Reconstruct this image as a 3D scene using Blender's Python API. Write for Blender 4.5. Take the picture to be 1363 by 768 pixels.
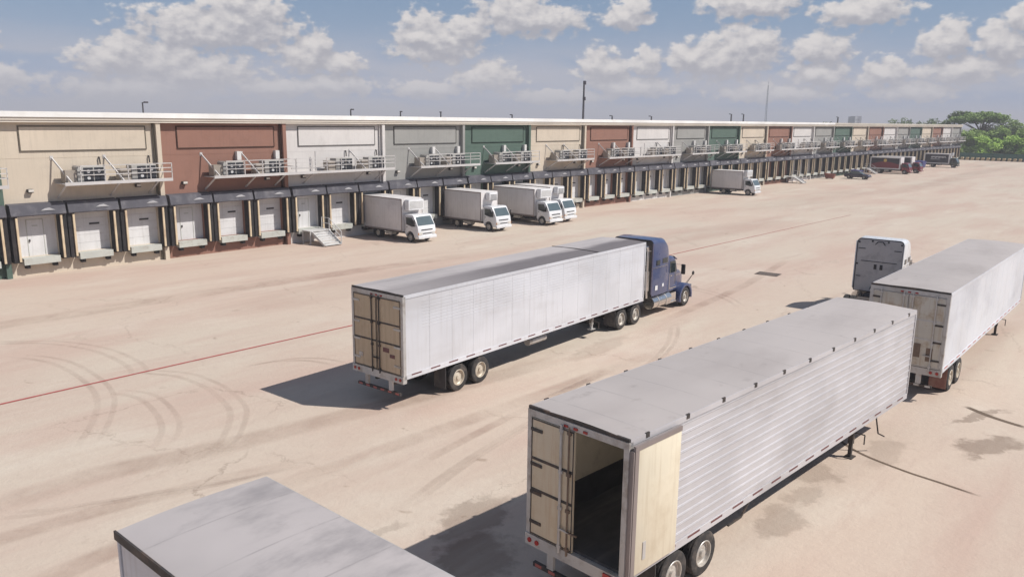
import bpy, bmesh, math, random
from mathutils import Vector, Matrix
R = math.radians
PI = math.pi
random.seed(7)
S = bpy.context.scene
COL = S.collection
for o in list(bpy.data.objects): bpy.data.objects.remove(o)

# ------------------------------------------------------------------ camera
CAMZ = 9.9721
yaw, pitch, roll, FPX = 0.8559, 0.2085, 0.0123, 1060.48
fw = Vector((math.sin(yaw)*math.cos(pitch), math.cos(yaw)*math.cos(pitch), -math.sin(pitch)))
rt = Vector((math.cos(yaw), -math.sin(yaw), 0)); up = rt.cross(fw)
r2 = rt*math.cos(roll) + up*math.sin(roll); u2 = -rt*math.sin(roll) + up*math.cos(roll)
cam = bpy.data.cameras.new("camera"); co = bpy.data.objects.new("camera", cam); COL.objects.link(co)
m = Matrix((r2, u2, -fw)).transposed().to_4x4(); m.translation = Vector((0, 0, CAMZ)); co.matrix_world = m
cam.sensor_width = 36; cam.lens = 36*FPX/1363; cam.clip_start = .1; cam.clip_end = 9000
S.camera = co

# ------------------------------------------------------------------ light
SUN_EL, SUN_ROT = 48.0, 147.0          # from the right and behind the camera
SUN_STRENGTH, SKY_STRENGTH, EXPOSURE = 5.0, 0.06, 0.0
S.view_settings.view_transform = 'Standard'; S.view_settings.look = 'None'
S.view_settings.exposure = EXPOSURE; S.view_settings.gamma = 1
S.view_settings.use_curve_mapping = False
sl = bpy.data.lights.new("sun", 'SUN'); sl.energy = SUN_STRENGTH; sl.angle = R(0.6); sl.color = (1, .96, .90)
so = bpy.data.objects.new("sun", sl); COL.objects.link(so)
sd = Vector((math.sin(R(SUN_ROT))*math.cos(R(SUN_EL)), math.cos(R(SUN_ROT))*math.cos(R(SUN_EL)), math.sin(R(SUN_EL))))
so.rotation_euler = sd.to_track_quat('Z', 'Y').to_euler(); so.location = (0, 0, 60)

# node helper
class NT:
    def __init__(s, tree): s.t = tree; s.n = tree.nodes; s.l = tree.links
    def new(s, typ, **kw):
        n = s.n.new(typ)
        for k, v in kw.items():
            setattr(n, k, v)
        return n
    def put(s, sock, v):
        if isinstance(v, bpy.types.NodeSocket): s.l.new(v, sock)
        elif v is not None:
            try: sock.default_value = v
            except Exception: sock.default_value = (v, v, v)
    def math(s, op, a, b=None, c=None, clamp=False):
        n = s.new('ShaderNodeMath', operation=op, use_clamp=clamp)
        s.put(n.inputs[0], a); s.put(n.inputs[1], b); s.put(n.inputs[2], c)
        return n.outputs[0]
    def vmath(s, op, a, b=None):
        n = s.new('ShaderNodeVectorMath', operation=op)
        s.put(n.inputs[0], a)
        if b is not None: s.put(n.inputs[1], b)
        return n.outputs['Value'] if op in ('LENGTH', 'DOT_PRODUCT') else n.outputs[0]
    def noise(s, vec, scale, detail=4, rough=.55, dist=0, col=False):
        n = s.new('ShaderNodeTexNoise'); s.put(n.inputs['Vector'], vec)
        n.inputs['Scale'].default_value = scale; n.inputs['Detail'].default_value = detail
        n.inputs['Roughness'].default_value = rough; n.inputs['Distortion'].default_value = dist
        return n.outputs['Color'] if col else n.outputs[0]
    def ramp(s, fac, lo, hi, a=0., b=1., smooth=True):
        n = s.new('ShaderNodeMapRange'); n.interpolation_type = 'SMOOTHSTEP' if smooth else 'LINEAR'
        s.put(n.inputs['Value'], fac); n.inputs['From Min'].default_value = lo; n.inputs['From Max'].default_value = hi
        n.inputs['To Min'].default_value = a; n.inputs['To Max'].default_value = b
        return n.outputs[0]
    def mix(s, fac, a, b, blend='MIX'):
        n = s.new('ShaderNodeMix', data_type='RGBA', blend_type=blend)
        s.put(n.inputs[0], fac)
        for k, v in ((6, a), (7, b)):
            if isinstance(v, (tuple, list)) and len(v) == 3: v = (*v, 1)
            s.put(n.inputs[k], v)
        return n.outputs[2]

def build_world():
    w = bpy.data.worlds.new("World"); S.world = w; w.use_nodes = True
    t = NT(w.node_tree); t.n.clear()
    out = t.new('ShaderNodeOutputWorld')
    sky = t.new('ShaderNodeTexSky', sky_type='NISHITA'); sky.sun_disc = False
    sky.sun_elevation = R(SUN_EL); sky.sun_rotation = R(SUN_ROT)
    sky.altitude = 50; sky.air_density = 1.15; sky.dust_density = .7; sky.ozone_density = 2.2
    geo = t.new('ShaderNodeTexCoord'); d = geo.outputs['Generated']
    sep = t.new('ShaderNodeSeparateXYZ'); t.l.new(d, sep.inputs[0])
    az = t.math('MULTIPLY', t.math('ARCTAN2', sep.outputs[0], sep.outputs[1]), 180/PI)
    el = t.math('MULTIPLY', t.math('ARCSINE', sep.outputs[2]), 180/PI)
    # cumulus: each cloud has a bearing, an elevation of its base line, a half width and a height (degrees)
    src = [(29.4,5.9,5.0,1.5),(31.5,7.0,2.4,1.2),(23.1,3.7,2.3,1.15),(27.6,3.1,4.1,1.4),(35.0,4.2,1.9,1.15),(37.0,3.6,1.6,.55),(36.4,2.1,3.0,.65),(43.6,5.4,2.9,1.4),(45.6,5.9,1.5,.8),
           (50.0,7.0,3.9,1.1),(47.0,2.9,2.2,.9),(43.0,2.0,2.6,.5),(56.7,7.1,1.6,.9),(55.3,3.7,1.9,1.0),(58.1,3.9,.9,.85),(57.0,2.3,3.0,.6),(63.2,4.5,3.4,1.5),(60.9,4.2,1.6,.8),(65.2,5.1,1.4,.9),
           (64.8,7.6,2.9,.8),(71.6,7.1,2.7,.9),(69.2,4.7,1.9,.8),(69.3,3.2,1.7,.75),(73.2,3.2,1.5,.8),(76.4,5.1,1.5,1.0),(79.5,4.8,1.5,1.1),(77.6,3.3,2.4,.7),(80.5,6.2,1.2,.7),(75.0,2.0,2.6,.5),
           (52.0,1.6,3.5,.45),(66.5,1.9,3.5,.5),(24.0,1.6,4.0,.6),(33.0,1.9,2.4,.6),(12,4.6,4,1.6),(6,7.6,4,1.2),(14,2,5,.8),(86,4.3,3.2,1.4),(93,6.4,4,1.4),(86,2.2,4,.7)]
    clouds = []
    for k, (a, e, ww, h) in enumerate(src):
        if h > .8 and ww > 1.4:       # a wide base with two heads of different size
            clouds += [(a, e-.25*h, ww, h*.78), (a-ww*(.30 if k % 2 else -.25), e+.15*h, ww*.58, h*.95)]
        else: clouds.append((a, e, ww, h))
    def field(dx, dy):
        A = t.math('ADD', az, dx); E = t.math('ADD', el, dy)
        p = t.new('ShaderNodeCombineXYZ'); t.put(p.inputs[0], A); t.put(p.inputs[1], t.math('MULTIPLY', E, 1.5))
        P = p.outputs[0]
        wv = t.noise(P, .9, 3, .5, col=True)
        wv = t.vmath('MULTIPLY', t.vmath('SUBTRACT', wv, (.5, .5, .5)), (1.0, .6, 0))
        q = t.new('ShaderNodeCombineXYZ'); t.put(q.inputs[0], A); t.put(q.inputs[1], E)
        Q = t.vmath('ADD', q.outputs[0], wv)
        best = None
        for (a, e, ww, h) in clouds:
            n_ = t.new('ShaderNodeVectorMath', operation='MULTIPLY_ADD'); t.l.new(Q, n_.inputs[0])
            iw, ih = 1/(ww*1.32), 1/(h*1.5)
            n_.inputs[1].default_value = (iw, ih, 0); n_.inputs[2].default_value = (-a*iw, -e*ih, 0)
            f = t.vmath('LENGTH', n_.outputs[0])
            best = f if best is None else t.math('SMOOTH_MIN', best, f, .12)
        best = t.math('SUBTRACT', 1.0, best)
        big = t.noise(P, 1.15, 7, .5)
        return t.math('ADD', best, t.math('MULTIPLY', t.math('SUBTRACT', big, .5), 1.55))
    f0 = field(0, 0)
    f1 = field(-.2, .62)
    # puffy cumulus everywhere else above, and thin veil near the horizon
    dens = t.ramp(f0, -.02, .36)
    lit = t.ramp(t.math('SUBTRACT', f0, f1), -.50, .80)
    veilp = t.vmath('MULTIPLY', d, (1, 1, 5)); veil = t.noise(veilp, 5.5, 7, .55)
    veil = t.math('MULTIPLY', t.ramp(veil, .36, .60), t.ramp(el, 6.5, 2.2))
    overp = t.vmath('DIVIDE', d, None) if False else None
    high = t.noise(t.vmath('MULTIPLY', d, (1, 1, 1.6)), 3.2, 8, .55)
    high = t.math('MULTIPLY', t.ramp(high, .50, .66), t.ramp(el, 9, 16, 0, .7))
    ccol = t.mix(lit, (.37, .365, .40), (.72, .68, .655))
    ccol = t.mix(t.ramp(el, 4.0, .3, 0, .75), ccol, (.47, .47, .52))
    skyc = t.vmath('SCALE', sky.outputs[0]); skn = t.n[-1]
    skn.inputs['Scale'].default_value = SKY_STRENGTH
    hz = t.mix(t.ramp(el, 9, 0, 0, .92), skyc, (.37, .41, .52))   # humid air low over the land
    skyc2 = t.mix(t.ramp(el, 60, 4, 0, .45), hz, (.19, .31, .55))
    a1 = t.mix(t.math('MULTIPLY', veil, .8), skyc2, (.45, .45, .50))
    a2 = t.mix(t.math('MULTIPLY', high, .7), a1, (.80, .80, .82))
    a3 = t.mix(t.math('MULTIPLY', dens, .93), a2, ccol)
    bg = t.new('ShaderNodeBackground'); t.l.new(a3, bg.inputs[0]); bg.inputs[1].default_value = 1.12
    t.l.new(bg.outputs[0], out.inputs[0])
    try: w.cycles.sampling_method = 'MANUAL'; w.cycles.sample_map_resolution = 256
    except Exception: pass
build_world()

# ------------------------------------------------------------------ materials
def mat(name, col, rough=.6, metal=0., dirt=None, dsc=1., damt=.5, dlo=.45, dhi=.75, stretch=(1, 1, 1), world=False, var=.08, bump=0., bsc=8., spec=.5, coat=0., streak=None, samt=.4):
    M = bpy.data.materials.new(name); M.use_nodes = True
    t = NT(M.node_tree); b = t.n['Principled BSDF']
    if world: P = t.new('ShaderNodeNewGeometry').outputs['Position']
    else:
        tc = t.new('ShaderNodeTexCoord'); oi = t.new('ShaderNodeObjectInfo')
        off = t.vmath('SCALE', (13., 7., 5.)); sn = t.n[-1]; t.l.new(oi.outputs['Random'], sn.inputs['Scale'])
        P = t.vmath('ADD', tc.outputs['Object'], off)
    c = t.mix(0., col, col)
    if var:
        n = t.noise(P, .8*dsc, 3)
        c = t.mix(t.ramp(n, .3, .7, 0, 1), tuple(x*(1-var) for x in col), tuple(min(1, x*(1+var)) for x in col))
    if dirt:
        n = t.noise(t.vmath('MULTIPLY', P, stretch), 1.6*dsc, 7, .62)
        c = t.mix(t.ramp(n, dlo, dhi, 0, damt), c, dirt)
    if streak:
        n = t.noise(t.vmath('MULTIPLY', P, (5, 5, .25)), 1.7, 5, .6)
        c = t.mix(t.ramp(n, .48, .72, 0, samt), c, streak)
    t.l.new(c, b.inputs['Base Color'])
    rn = t.noise(P, 3*dsc, 4)
    t.put(b.inputs['Roughness'], t.ramp(rn, .2, .8, max(0, rough-.1), min(1, rough+.12)))
    b.inputs['Metallic'].default_value = metal
    b.inputs['Specular IOR Level'].default_value = spec
    b.inputs['Coat Weight'].default_value = coat
    if bump:
        n = t.noise(P, bsc, 4); bp = t.new('ShaderNodeBump'); bp.inputs['Distance'].default_value = bump
        bp.inputs['Strength'].default_value = 1; t.l.new(n, bp.inputs['Height']); t.l.new(bp.outputs[0], b.inputs['Normal'])
    return M
DIRT = (.20, .15, .11)
M = {}
WALLC = {'brown': (.27, .145, .11), 'white': (.60, .57, .55), 'grey': (.30, .295, .28), 'green': (.095, .14, .115), 'cream': (.57, .49, .395)}
for k, c in WALLC.items():
    M['wall_'+k] = mat('wall_'+k, c, .75, dirt=tuple(x*.62 for x in c), dsc=.5, damt=.35, world=True, var=.05, streak=tuple(x*.6+.02 for x in c), samt=.25, spec=.2)
    M['joint_'+k] = mat('joint_'+k, tuple(x*.22 for x in c), .85, world=True, var=.03, spec=.1)
M['roof_white'] = mat('roof_white', (.80, .79, .77), .6, world=True, dirt=(.5, .47, .42), dsc=.4, damt=.4, spec=.2)
M['fascia_tan'] = mat('fascia_tan', (.50, .46, .40), .7, world=True, dirt=(.3, .27, .23), dsc=.4, damt=.4, spec=.2)
M['fascia_cream'] = mat('fascia_cream', (.66, .60, .52), .7, world=True, dirt=(.4, .35, .3), dsc=.4, damt=.3, spec=.2)
M['roof_membrane'] = mat('roof_membrane', (.6, .59, .57), .8, world=True, dirt=(.35, .33, .3), dsc=.1, damt=.5)
M['door_white'] = mat('door_white', (.66, .65, .65), .55, dirt=(.42, .40, .38), damt=.35, world=True, streak=(.4, .38, .36), samt=.3)
M['trim_dark'] = mat('trim_dark', (.045, .04, .04), .7, world=True)
M['canopy'] = mat('canopy_cloth', (.085, .083, .098), .7, dirt=(.20, .19, .2), dsc=.9, damt=.55, world=True, spec=.25, bump=.03, bsc=2)
M['canopy_patch'] = mat('canopy_patch', (.33, .32, .33), .7, world=True)
M['black_rubber'] = mat('black_rubber', (.018, .016, .017), .85, world=True, dirt=(.06, .05, .045), damt=.5)
M['post_cream'] = mat('post_cream', (.62, .50, .34), .65, dirt=(.30, .16, .09), dsc=2, damt=.6, world=True, stretch=(1, 1, .3))
M['lev_grey'] = mat('leveller_grey', (.47, .48, .44), .6, dirt=(.25, .22, .18), damt=.6, world=True)
M['galv'] = mat('galvanised_steel', (.56, .55, .54), .6, .0, dirt=(.3, .26, .22), damt=.5, world=True)
M['platform'] = mat('platform_grey', (.52, .50, .49), .6, 0, dirt=(.3, .24, .2), damt=.4, world=True)
M['unit_grey'] = mat('condenser_grey', (.36, .35, .33), .6, 0, dirt=(.2, .18, .15), damt=.5)
M['unit_tan'] = mat('condenser_tan', (.30, .26, .22), .6, 0, dirt=(.2, .18, .15), damt=.5)
M['fan_dark'] = mat('fan_dark', (.02, .022, .03), .6)
M['fan_hub'] = mat('fan_hub', (.5, .5, .5), .5)
M['duct'] = mat('duct_white', (.62, .6, .58), .6, world=True)
M['lamp_housing'] = mat('lamp_housing', (.05, .045, .04), .6)
M['lamp_glass'] = mat('lamp_glass', (.6, .57, .52), .25)
# vehicles
M['tr_white'] = mat('trailer_white', (.60, .60, .63), .42, .0, dirt=(.44, .42, .42), dsc=.35, damt=.55, stretch=(.35, 1, 1.6), streak=(.44, .42, .41), samt=.35, bump=.004, bsc=1.2)
M['tr_rib'] = mat('trailer_ribbed', (.53, .515, .53), .42, .15, dirt=(.36, .33, .32), dsc=.6, damt=.5, stretch=(.3, 1, 1.2))
M['tr_white2'] = mat('trailer_white_scuffed', (.60, .61, .65), .4, 0, dirt=(.36, .36, .40), dsc=.35, damt=.55, stretch=(.6, 1, 1.1), bump=.008, bsc=1.1)
M['tr_roof'] = mat('trailer_roof', (.43, .395, .39), .75, 0, spec=.2, dirt=(.25, .235, .24), dsc=.22, damt=.6, stretch=(.5, 2.4, 1), bump=.01, bsc=.8, var=.06)
M['tr_roof2'] = mat('trailer_roof_pale', (.50, .455, .44), .75, 0, spec=.2, dirt=(.36, .32, .31), dsc=.3, damt=.4, stretch=(.6, 1.6, 1), bump=.006, bsc=.8)
M['tr_roof3'] = mat('trailer_roof_lilac', (.40, .365, .36), .75, 0, spec=.2, dirt=(.22, .205, .21), dsc=.45, damt=.7, dlo=.5, dhi=.72, stretch=(1.2, .5, 1), bump=.01, bsc=.8)
M['tr_frame'] = mat('trailer_frame', (.50, .485, .47), .45, .3, dirt=(.22, .17, .13), dsc=1.5, damt=.75)
M['tr_door_tan'] = mat('trailer_door_tan', (.52, .40, .27), .6, 0, dirt=(.30, .20, .12), dsc=.9, damt=.5, streak=(.30, .20, .12), samt=.35)
M['tr_door_cream'] = mat('trailer_door_cream', (.66, .55, .40), .55, 0, dirt=(.48, .34, .20), dsc=.9, damt=.6, streak=(.48, .3, .16), samt=.55)
M['tr_door_steel'] = mat('trailer_door_steel', (.52, .49, .43), .42, .25, dirt=(.36, .27, .18), dsc=1.1, damt=.8, dlo=.48, dhi=.68, streak=(.36, .26, .17), samt=.5)
M['door_inner'] = mat('door_inner_liner', (.64, .575, .45), .5, 0, dirt=(.50, .41, .29), dsc=.8, damt=.6, streak=(.45, .36, .24), samt=.4)
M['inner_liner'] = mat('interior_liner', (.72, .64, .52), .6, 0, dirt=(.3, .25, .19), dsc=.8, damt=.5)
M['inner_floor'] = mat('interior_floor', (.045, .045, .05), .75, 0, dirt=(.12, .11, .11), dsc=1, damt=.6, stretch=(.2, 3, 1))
M['dark_steel'] = mat('dark_steel', (.055, .048, .045), .65, .2, dirt=(.16, .10, .07), dsc=2, damt=.7)
M['black'] = mat('black_paint', (.015, .014, .015), .5)
M['tyre'] = mat('tyre', (.03, .028, .028), .85, 0, dirt=(.15, .12, .10), dsc=2.5, damt=.6)
M['rim'] = mat('rim_pale', (.58, .52, .43), .45, .2, dirt=(.22, .16, .11), dsc=4, damt=.75)
M['rim_al'] = mat('rim_aluminium', (.50, .47, .43), .45, .4, dirt=(.25, .2, .16), dsc=4, damt=.5)
M['hub'] = mat('hub_dark', (.16, .11, .08), .6, .2, dirt=(.3, .2, .14), dsc=5)
M['flap'] = mat('mud_flap', (.07, .065, .065), .8, dirt=(.2, .17, .15), dsc=2, damt=.6)
M['flap_red'] = mat('mud_flap_dusty_red', (.24, .11, .085), .8, dirt=(.36, .22, .17), dsc=2, damt=.6)
M['red_lens'] = mat('red_lens', (.35, .02, .015), .3)
M['amber'] = mat('amber_lens', (.55, .18, .02), .3)
M['conspic'] = mat('reflective_tape_dark', (.14, .05, .05), .5)
M['conspic_red'] = mat('reflective_tape_red', (.42, .12, .10), .5)
def roof_extras():
    for nm in ('tr_roof', 'tr_roof2', 'tr_roof3'):
        t = NT(M[nm].node_tree); b = t.n['Principled BSDF']; src = b.inputs['Base Color'].links[0].from_socket
        tc = t.new('ShaderNodeTexCoord').outputs['Object']; sp_ = t.new('ShaderNodeSeparateXYZ'); t.l.new(tc, sp_.inputs[0])
        m1 = t.math('ABSOLUTE', t.math('SUBTRACT', t.math('FRACT', t.math('DIVIDE', sp_.outputs[0], 1.22)), .5))
        n = t.noise(tc, 2.5, 5, .6)
        f = t.math('MULTIPLY', t.ramp(m1, .020, .006), t.ramp(n, .35, .65, .08, .35))
        pt = t.noise(t.vmath('MULTIPLY', tc, (.8, 1.2, 1)), 1.6, 6, .65)
        c = t.mix(t.ramp(pt, .60, .76, 0, .35), src, (.20, .175, .165))
        t.l.new(t.mix(f, c, (.16, .15, .15)), b.inputs['Base Color'])
    m_ = M['tr_roof']; t = NT(m_.node_tree); b = t.n['Principled BSDF']; src = b.inputs['Base Color'].links[0].from_socket
    tc = t.new('ShaderNodeTexCoord').outputs['Object']; sp_ = t.new('ShaderNodeSeparateXYZ'); t.l.new(tc, sp_.inputs[0])
    n = t.noise(t.vmath('MULTIPLY', tc, (.35, 2.0, 1)), 1.2, 6, .6)
    yy = t.math('ADD', sp_.outputs[1], t.math('MULTIPLY', t.math('SUBTRACT', n, .5), .9))
    # soot carried back along the right hand edge of the sheet
    f = t.math('MULTIPLY', t.math('MULTIPLY', t.ramp(yy, .25, -.45), t.ramp(yy, -2.1, -1.2)), t.ramp(sp_.outputs[0], .0, 7, .45, .95))
    t.l.new(t.mix(f, src, (.15, .135, .14)), b.inputs['Base Color'])
    m_ = M['tr_roof2']; t = NT(m_.node_tree); b = t.n['Principled BSDF']; tr_ = t.new('ShaderNodeBsdfTranslucent'); tr_.inputs[0].default_value = (.75, .68, .55, 1)
    mx = t.new('ShaderNodeMixShader'); mx.inputs[0].default_value = .16; o_ = t.n['Material Output']
    t.l.new(b.outputs[0], mx.inputs[1]); t.l.new(tr_.outputs[0], mx.inputs[2]); t.l.new(mx.outputs[0], o_.inputs[0])
roof_extras()
M['blue'] = mat('paint_blue', (.045, .065, .155), .35, .1, dirt=(.10, .09, .12), dsc=1, damt=.4, coat=.6)
M['blue2'] = mat('paint_blue_faded', (.07, .068, .125), .4, .1, dirt=(.16, .13, .15), dsc=1, damt=.5, coat=.3)
M['chrome'] = mat('chrome', (.72, .70, .68), .18, .95, dirt=(.3, .25, .2), dsc=4, damt=.3)
M['glass'] = mat('vehicle_glass', (.02, .028, .032), .08, 0, spec=.9)
M['glass_pale'] = mat('windscreen', (.085, .115, .125), .1, 0, spec=.9)
M['paint_white'] = mat('paint_white', (.70, .70, .71), .3, 0, dirt=(.5, .47, .44), dsc=1, damt=.3, coat=.4)
M['box_white'] = mat('box_body_white', (.66, .63, .62), .5, 0, dirt=(.40, .37, .36), dsc=.6, damt=.45, streak=(.42, .39, .37), samt=.35)
M['box_trim'] = mat('box_trim', (.25, .21, .20), .5, .2)
M['sleeper_back'] = mat('sleeper_back_grey', (.50, .47, .455), .45, .1, dirt=(.16, .15, .16), dsc=1.2, damt=.5)
M['red_paint'] = mat('paint_dark_red', (.19, .012, .022), .35, coat=.5)
M['graphic_red'] = mat('graphic_maroon', (.19, .016, .022), .5)
M['graphic_black'] = mat('graphic_black', (.014, .012, .02), .5)
M['graphic_yellow'] = mat('graphic_yellow', (.62, .42, .12), .5)
M['green_black'] = mat('paint_black_green', (.015, .03, .022), .35, coat=.5)
M['navy'] = mat('paint_navy', (.02, .016, .04), .3, coat=.5)
M['bin_blue'] = mat('bin_blue', (.035, .04, .17), .5, dirt=(.1, .09, .12), damt=.4)
M['orange'] = mat('paint_rust_red', (.24, .07, .045), .5, dirt=(.2, .1, .06), damt=.4)
M['pole'] = mat('pole_dark', (.06, .052, .06), .7)
M['mast'] = mat('mast_steel', (.34, .34, .38), .6)
M['tower_a'] = mat('far_tower_pale', (.42, .42, .46), .8, world=True)
M['tower_b'] = mat('far_tower_dark', (.20, .20, .24), .8, world=True)
M['bark'] = mat('bark', (.14, .11, .085), .9, dirt=(.07, .05, .04), damt=.6, bump=.05, bsc=6)
M['barrier'] = mat('barrier_cream', (.62, .47, .27), .8, dirt=(.4, .28, .16), damt=.5)
M['barrier_dk'] = mat('barrier_dark', (.05, .04, .03), .8)
M['mesh_green'] = mat('fence_mesh_green', (.05, .14, .11), .8, dirt=(.09, .13, .08), damt=.5)
M['iron'] = mat('cast_iron', (.10, .075, .06), .7, .2)

def leaf_mat(name, a, b):
    Mt = bpy.data.materials.new(name); Mt.use_nodes = True; t = NT(Mt.node_tree); p = t.n['Principled BSDF']
    g = t.new('ShaderNodeNewGeometry')
    n = t.noise(g.outputs['Position'], .35, 4, .6)
    c = t.mix(t.ramp(n, .35, .65), a, b)
    c2 = t.mix(t.math('MULTIPLY', g.outputs['Random Per Island'], .55), c, tuple(x*1.45 for x in b))
    t.l.new(c2, p.inputs['Base Color']); p.inputs['Roughness'].default_value = .65
    p.inputs['Specular IOR Level'].default_value = .25
    return Mt
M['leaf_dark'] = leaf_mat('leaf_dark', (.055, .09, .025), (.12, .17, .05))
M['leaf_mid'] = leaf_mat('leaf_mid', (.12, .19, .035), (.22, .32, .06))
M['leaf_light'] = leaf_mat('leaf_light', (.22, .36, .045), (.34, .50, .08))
M['leaf_umb'] = leaf_mat('leaf_umbrella', (.09, .15, .03), (.21, .31, .07))

def ground_mat():
    Mt = bpy.data.materials.new('yard_concrete'); Mt.use_nodes = True; t = NT(Mt.node_tree); b = t.n['Principled BSDF']
    P = t.new('ShaderNodeNewGeometry').outputs['Position']
    base = t.mix(t.ramp(t.noise(P, .035, 4, .5), .36, .64), (.55, .44, .36), (.55, .475, .39))
    n2 = t.noise(t.vmath('MULTIPLY', P, (.05, .22, 1)), 1, 8, .62, .4)
    base = t.mix(t.ramp(n2, .42, .66, 0, .65), base, (.49, .345, .285))
    n3 = t.noise(t.vmath('MULTIPLY', P, (.08, .16, 1)), 1.4, 7, .6)
    base = t.mix(t.ramp(n3, .50, .70, 0, .55), base, (.61, .54, .455))
    # long scuffs left by turning lorries
    rr = Matrix.Rotation(.2, 3, 'Z')
    mp = t.new('ShaderNodeMapping'); mp.inputs['Rotation'].default_value = (0, 0, -.22); mp.inputs['Scale'].default_value = (.10, .9, 1); t.l.new(P, mp.inputs[0])
    n4 = t.noise(mp.outputs[0], 1.0, 8, .68, .8)
    base = t.mix(t.ramp(n4, .52, .74, 0, .40), base, (.44, .32, .265))
    fine = t.noise(P, 2.2, 9, .7); base = t.mix(t.ramp(fine, .35, .75, 0, .30), base, (.46, .355, .295))
    grit = t.noise(P, 28, 5, .7); base = t.mix(t.ramp(grit, .45, .8, 0, .22), base, (.25, .19, .15))
    # small dark spots
    sp = t.noise(P, 1.15, 3, .45, .6); base = t.mix(t.ramp(sp, .70, .78, 0, .5), base, (.24, .17, .12))
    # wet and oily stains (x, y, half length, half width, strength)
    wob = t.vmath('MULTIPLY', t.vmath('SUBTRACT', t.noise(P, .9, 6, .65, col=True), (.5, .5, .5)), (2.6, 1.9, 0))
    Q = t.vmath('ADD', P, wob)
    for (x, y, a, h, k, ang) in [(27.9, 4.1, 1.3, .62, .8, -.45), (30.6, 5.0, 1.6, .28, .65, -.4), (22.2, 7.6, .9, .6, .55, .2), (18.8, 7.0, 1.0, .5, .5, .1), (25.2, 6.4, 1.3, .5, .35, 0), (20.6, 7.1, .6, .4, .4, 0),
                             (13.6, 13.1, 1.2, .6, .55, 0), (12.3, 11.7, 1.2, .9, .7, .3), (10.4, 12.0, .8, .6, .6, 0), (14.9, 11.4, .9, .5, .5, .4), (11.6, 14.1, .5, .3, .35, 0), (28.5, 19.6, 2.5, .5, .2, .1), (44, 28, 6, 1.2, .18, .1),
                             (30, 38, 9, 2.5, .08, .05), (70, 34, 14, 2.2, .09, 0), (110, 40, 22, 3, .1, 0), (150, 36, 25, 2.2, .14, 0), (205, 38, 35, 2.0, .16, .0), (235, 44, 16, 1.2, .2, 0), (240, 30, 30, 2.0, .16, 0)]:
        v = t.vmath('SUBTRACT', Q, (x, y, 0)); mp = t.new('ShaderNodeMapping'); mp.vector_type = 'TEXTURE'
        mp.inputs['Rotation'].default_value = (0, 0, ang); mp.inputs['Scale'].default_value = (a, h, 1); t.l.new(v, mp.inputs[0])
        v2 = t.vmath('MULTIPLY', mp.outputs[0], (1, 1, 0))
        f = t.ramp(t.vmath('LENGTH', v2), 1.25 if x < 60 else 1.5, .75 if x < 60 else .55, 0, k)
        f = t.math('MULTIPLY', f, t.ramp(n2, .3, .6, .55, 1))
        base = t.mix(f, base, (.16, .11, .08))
    # hairline cracks
    vo = t.new('ShaderNodeTexVoronoi', feature='DISTANCE_TO_EDGE'); vo.inputs['Scale'].default_value = .13
    wv = t.vmath('MULTIPLY', t.vmath('SUBTRACT', t.noise(P, .45, 6, .7, col=True), (.5, .5, .5)), (3.2, 3.2, 0)); t.l.new(t.vmath('ADD', P, wv), vo.inputs['Vector'])
    ck = t.math('MULTIPLY', t.ramp(vo.outputs['Distance'], .0045, .0015), t.ramp(t.noise(P, .12, 3), .45, .62, 0, .38))
    base = t.mix(ck, base, (.22, .16, .12))
    t.l.new(base, b.inputs['Base Color']); b.inputs['Roughness'].default_value = .88; b.inputs['Specular IOR Level'].default_value = .25
    bp = t.new('ShaderNodeBump'); bp.inputs['Distance'].default_value = .02; t.l.new(t.noise(P, 6, 8, .7), bp.inputs['Height']); t.l.new(bp.outputs[0], b.inputs['Normal'])
    return Mt
M['ground'] = ground_mat()
M['scrub'] = mat('scrub_ground', (.12, .13, .05), .95, dirt=(.25, .20, .12), dsc=.05, damt=.7, world=True)
M['slab'] = mat('pit_concrete', (.16, .14, .135), .8, world=True, dirt=(.06, .05, .05), dsc=.6, damt=.7)

def mark_mat(name, col, amt, sx=1.2, sy=9, lo=.38, hi=.68):
    Mt = bpy.data.materials.new(name); Mt.use_nodes = True; t = NT(Mt.node_tree); b = t.n['Principled BSDF']
    uv = t.new('ShaderNodeUVMap').outputs[0]
    s = t.new('ShaderNodeSeparateXYZ'); t.l.new(uv, s.inputs[0])
    e = t.math('ABSOLUTE', t.math('SUBTRACT', t.math('MULTIPLY', s.outputs[0], 2), 1))
    edge = t.ramp(e, 1, .45)
    ends = t.math('MULTIPLY', t.ramp(s.outputs[1], 0, .18), t.ramp(s.outputs[1], 1, .82))
    P = t.new('ShaderNodeNewGeometry').outputs['Position']
    n = t.noise(P, sx, 7, .7, .5)
    a = t.math('MULTIPLY', t.math('MULTIPLY', edge, ends), t.ramp(n, lo, hi, .05, amt))
    t.l.new(a, b.inputs['Alpha']); b.inputs['Base Color'].default_value = (*col, 1); b.inputs['Roughness'].default_value = .85
    return Mt
M['mark_dark'] = mark_mat('tyre_scuff', (.34, .24, .19), .20, .35, lo=.35, hi=.75)
M['mark_soft'] = mark_mat('dust_band', (.42, .29, .23), .38, .2, lo=.35, hi=.75)
M['crack'] = mark_mat('wet_seam', (.13, .09, .06), .95, 1.5, lo=.2, hi=.5)
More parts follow.
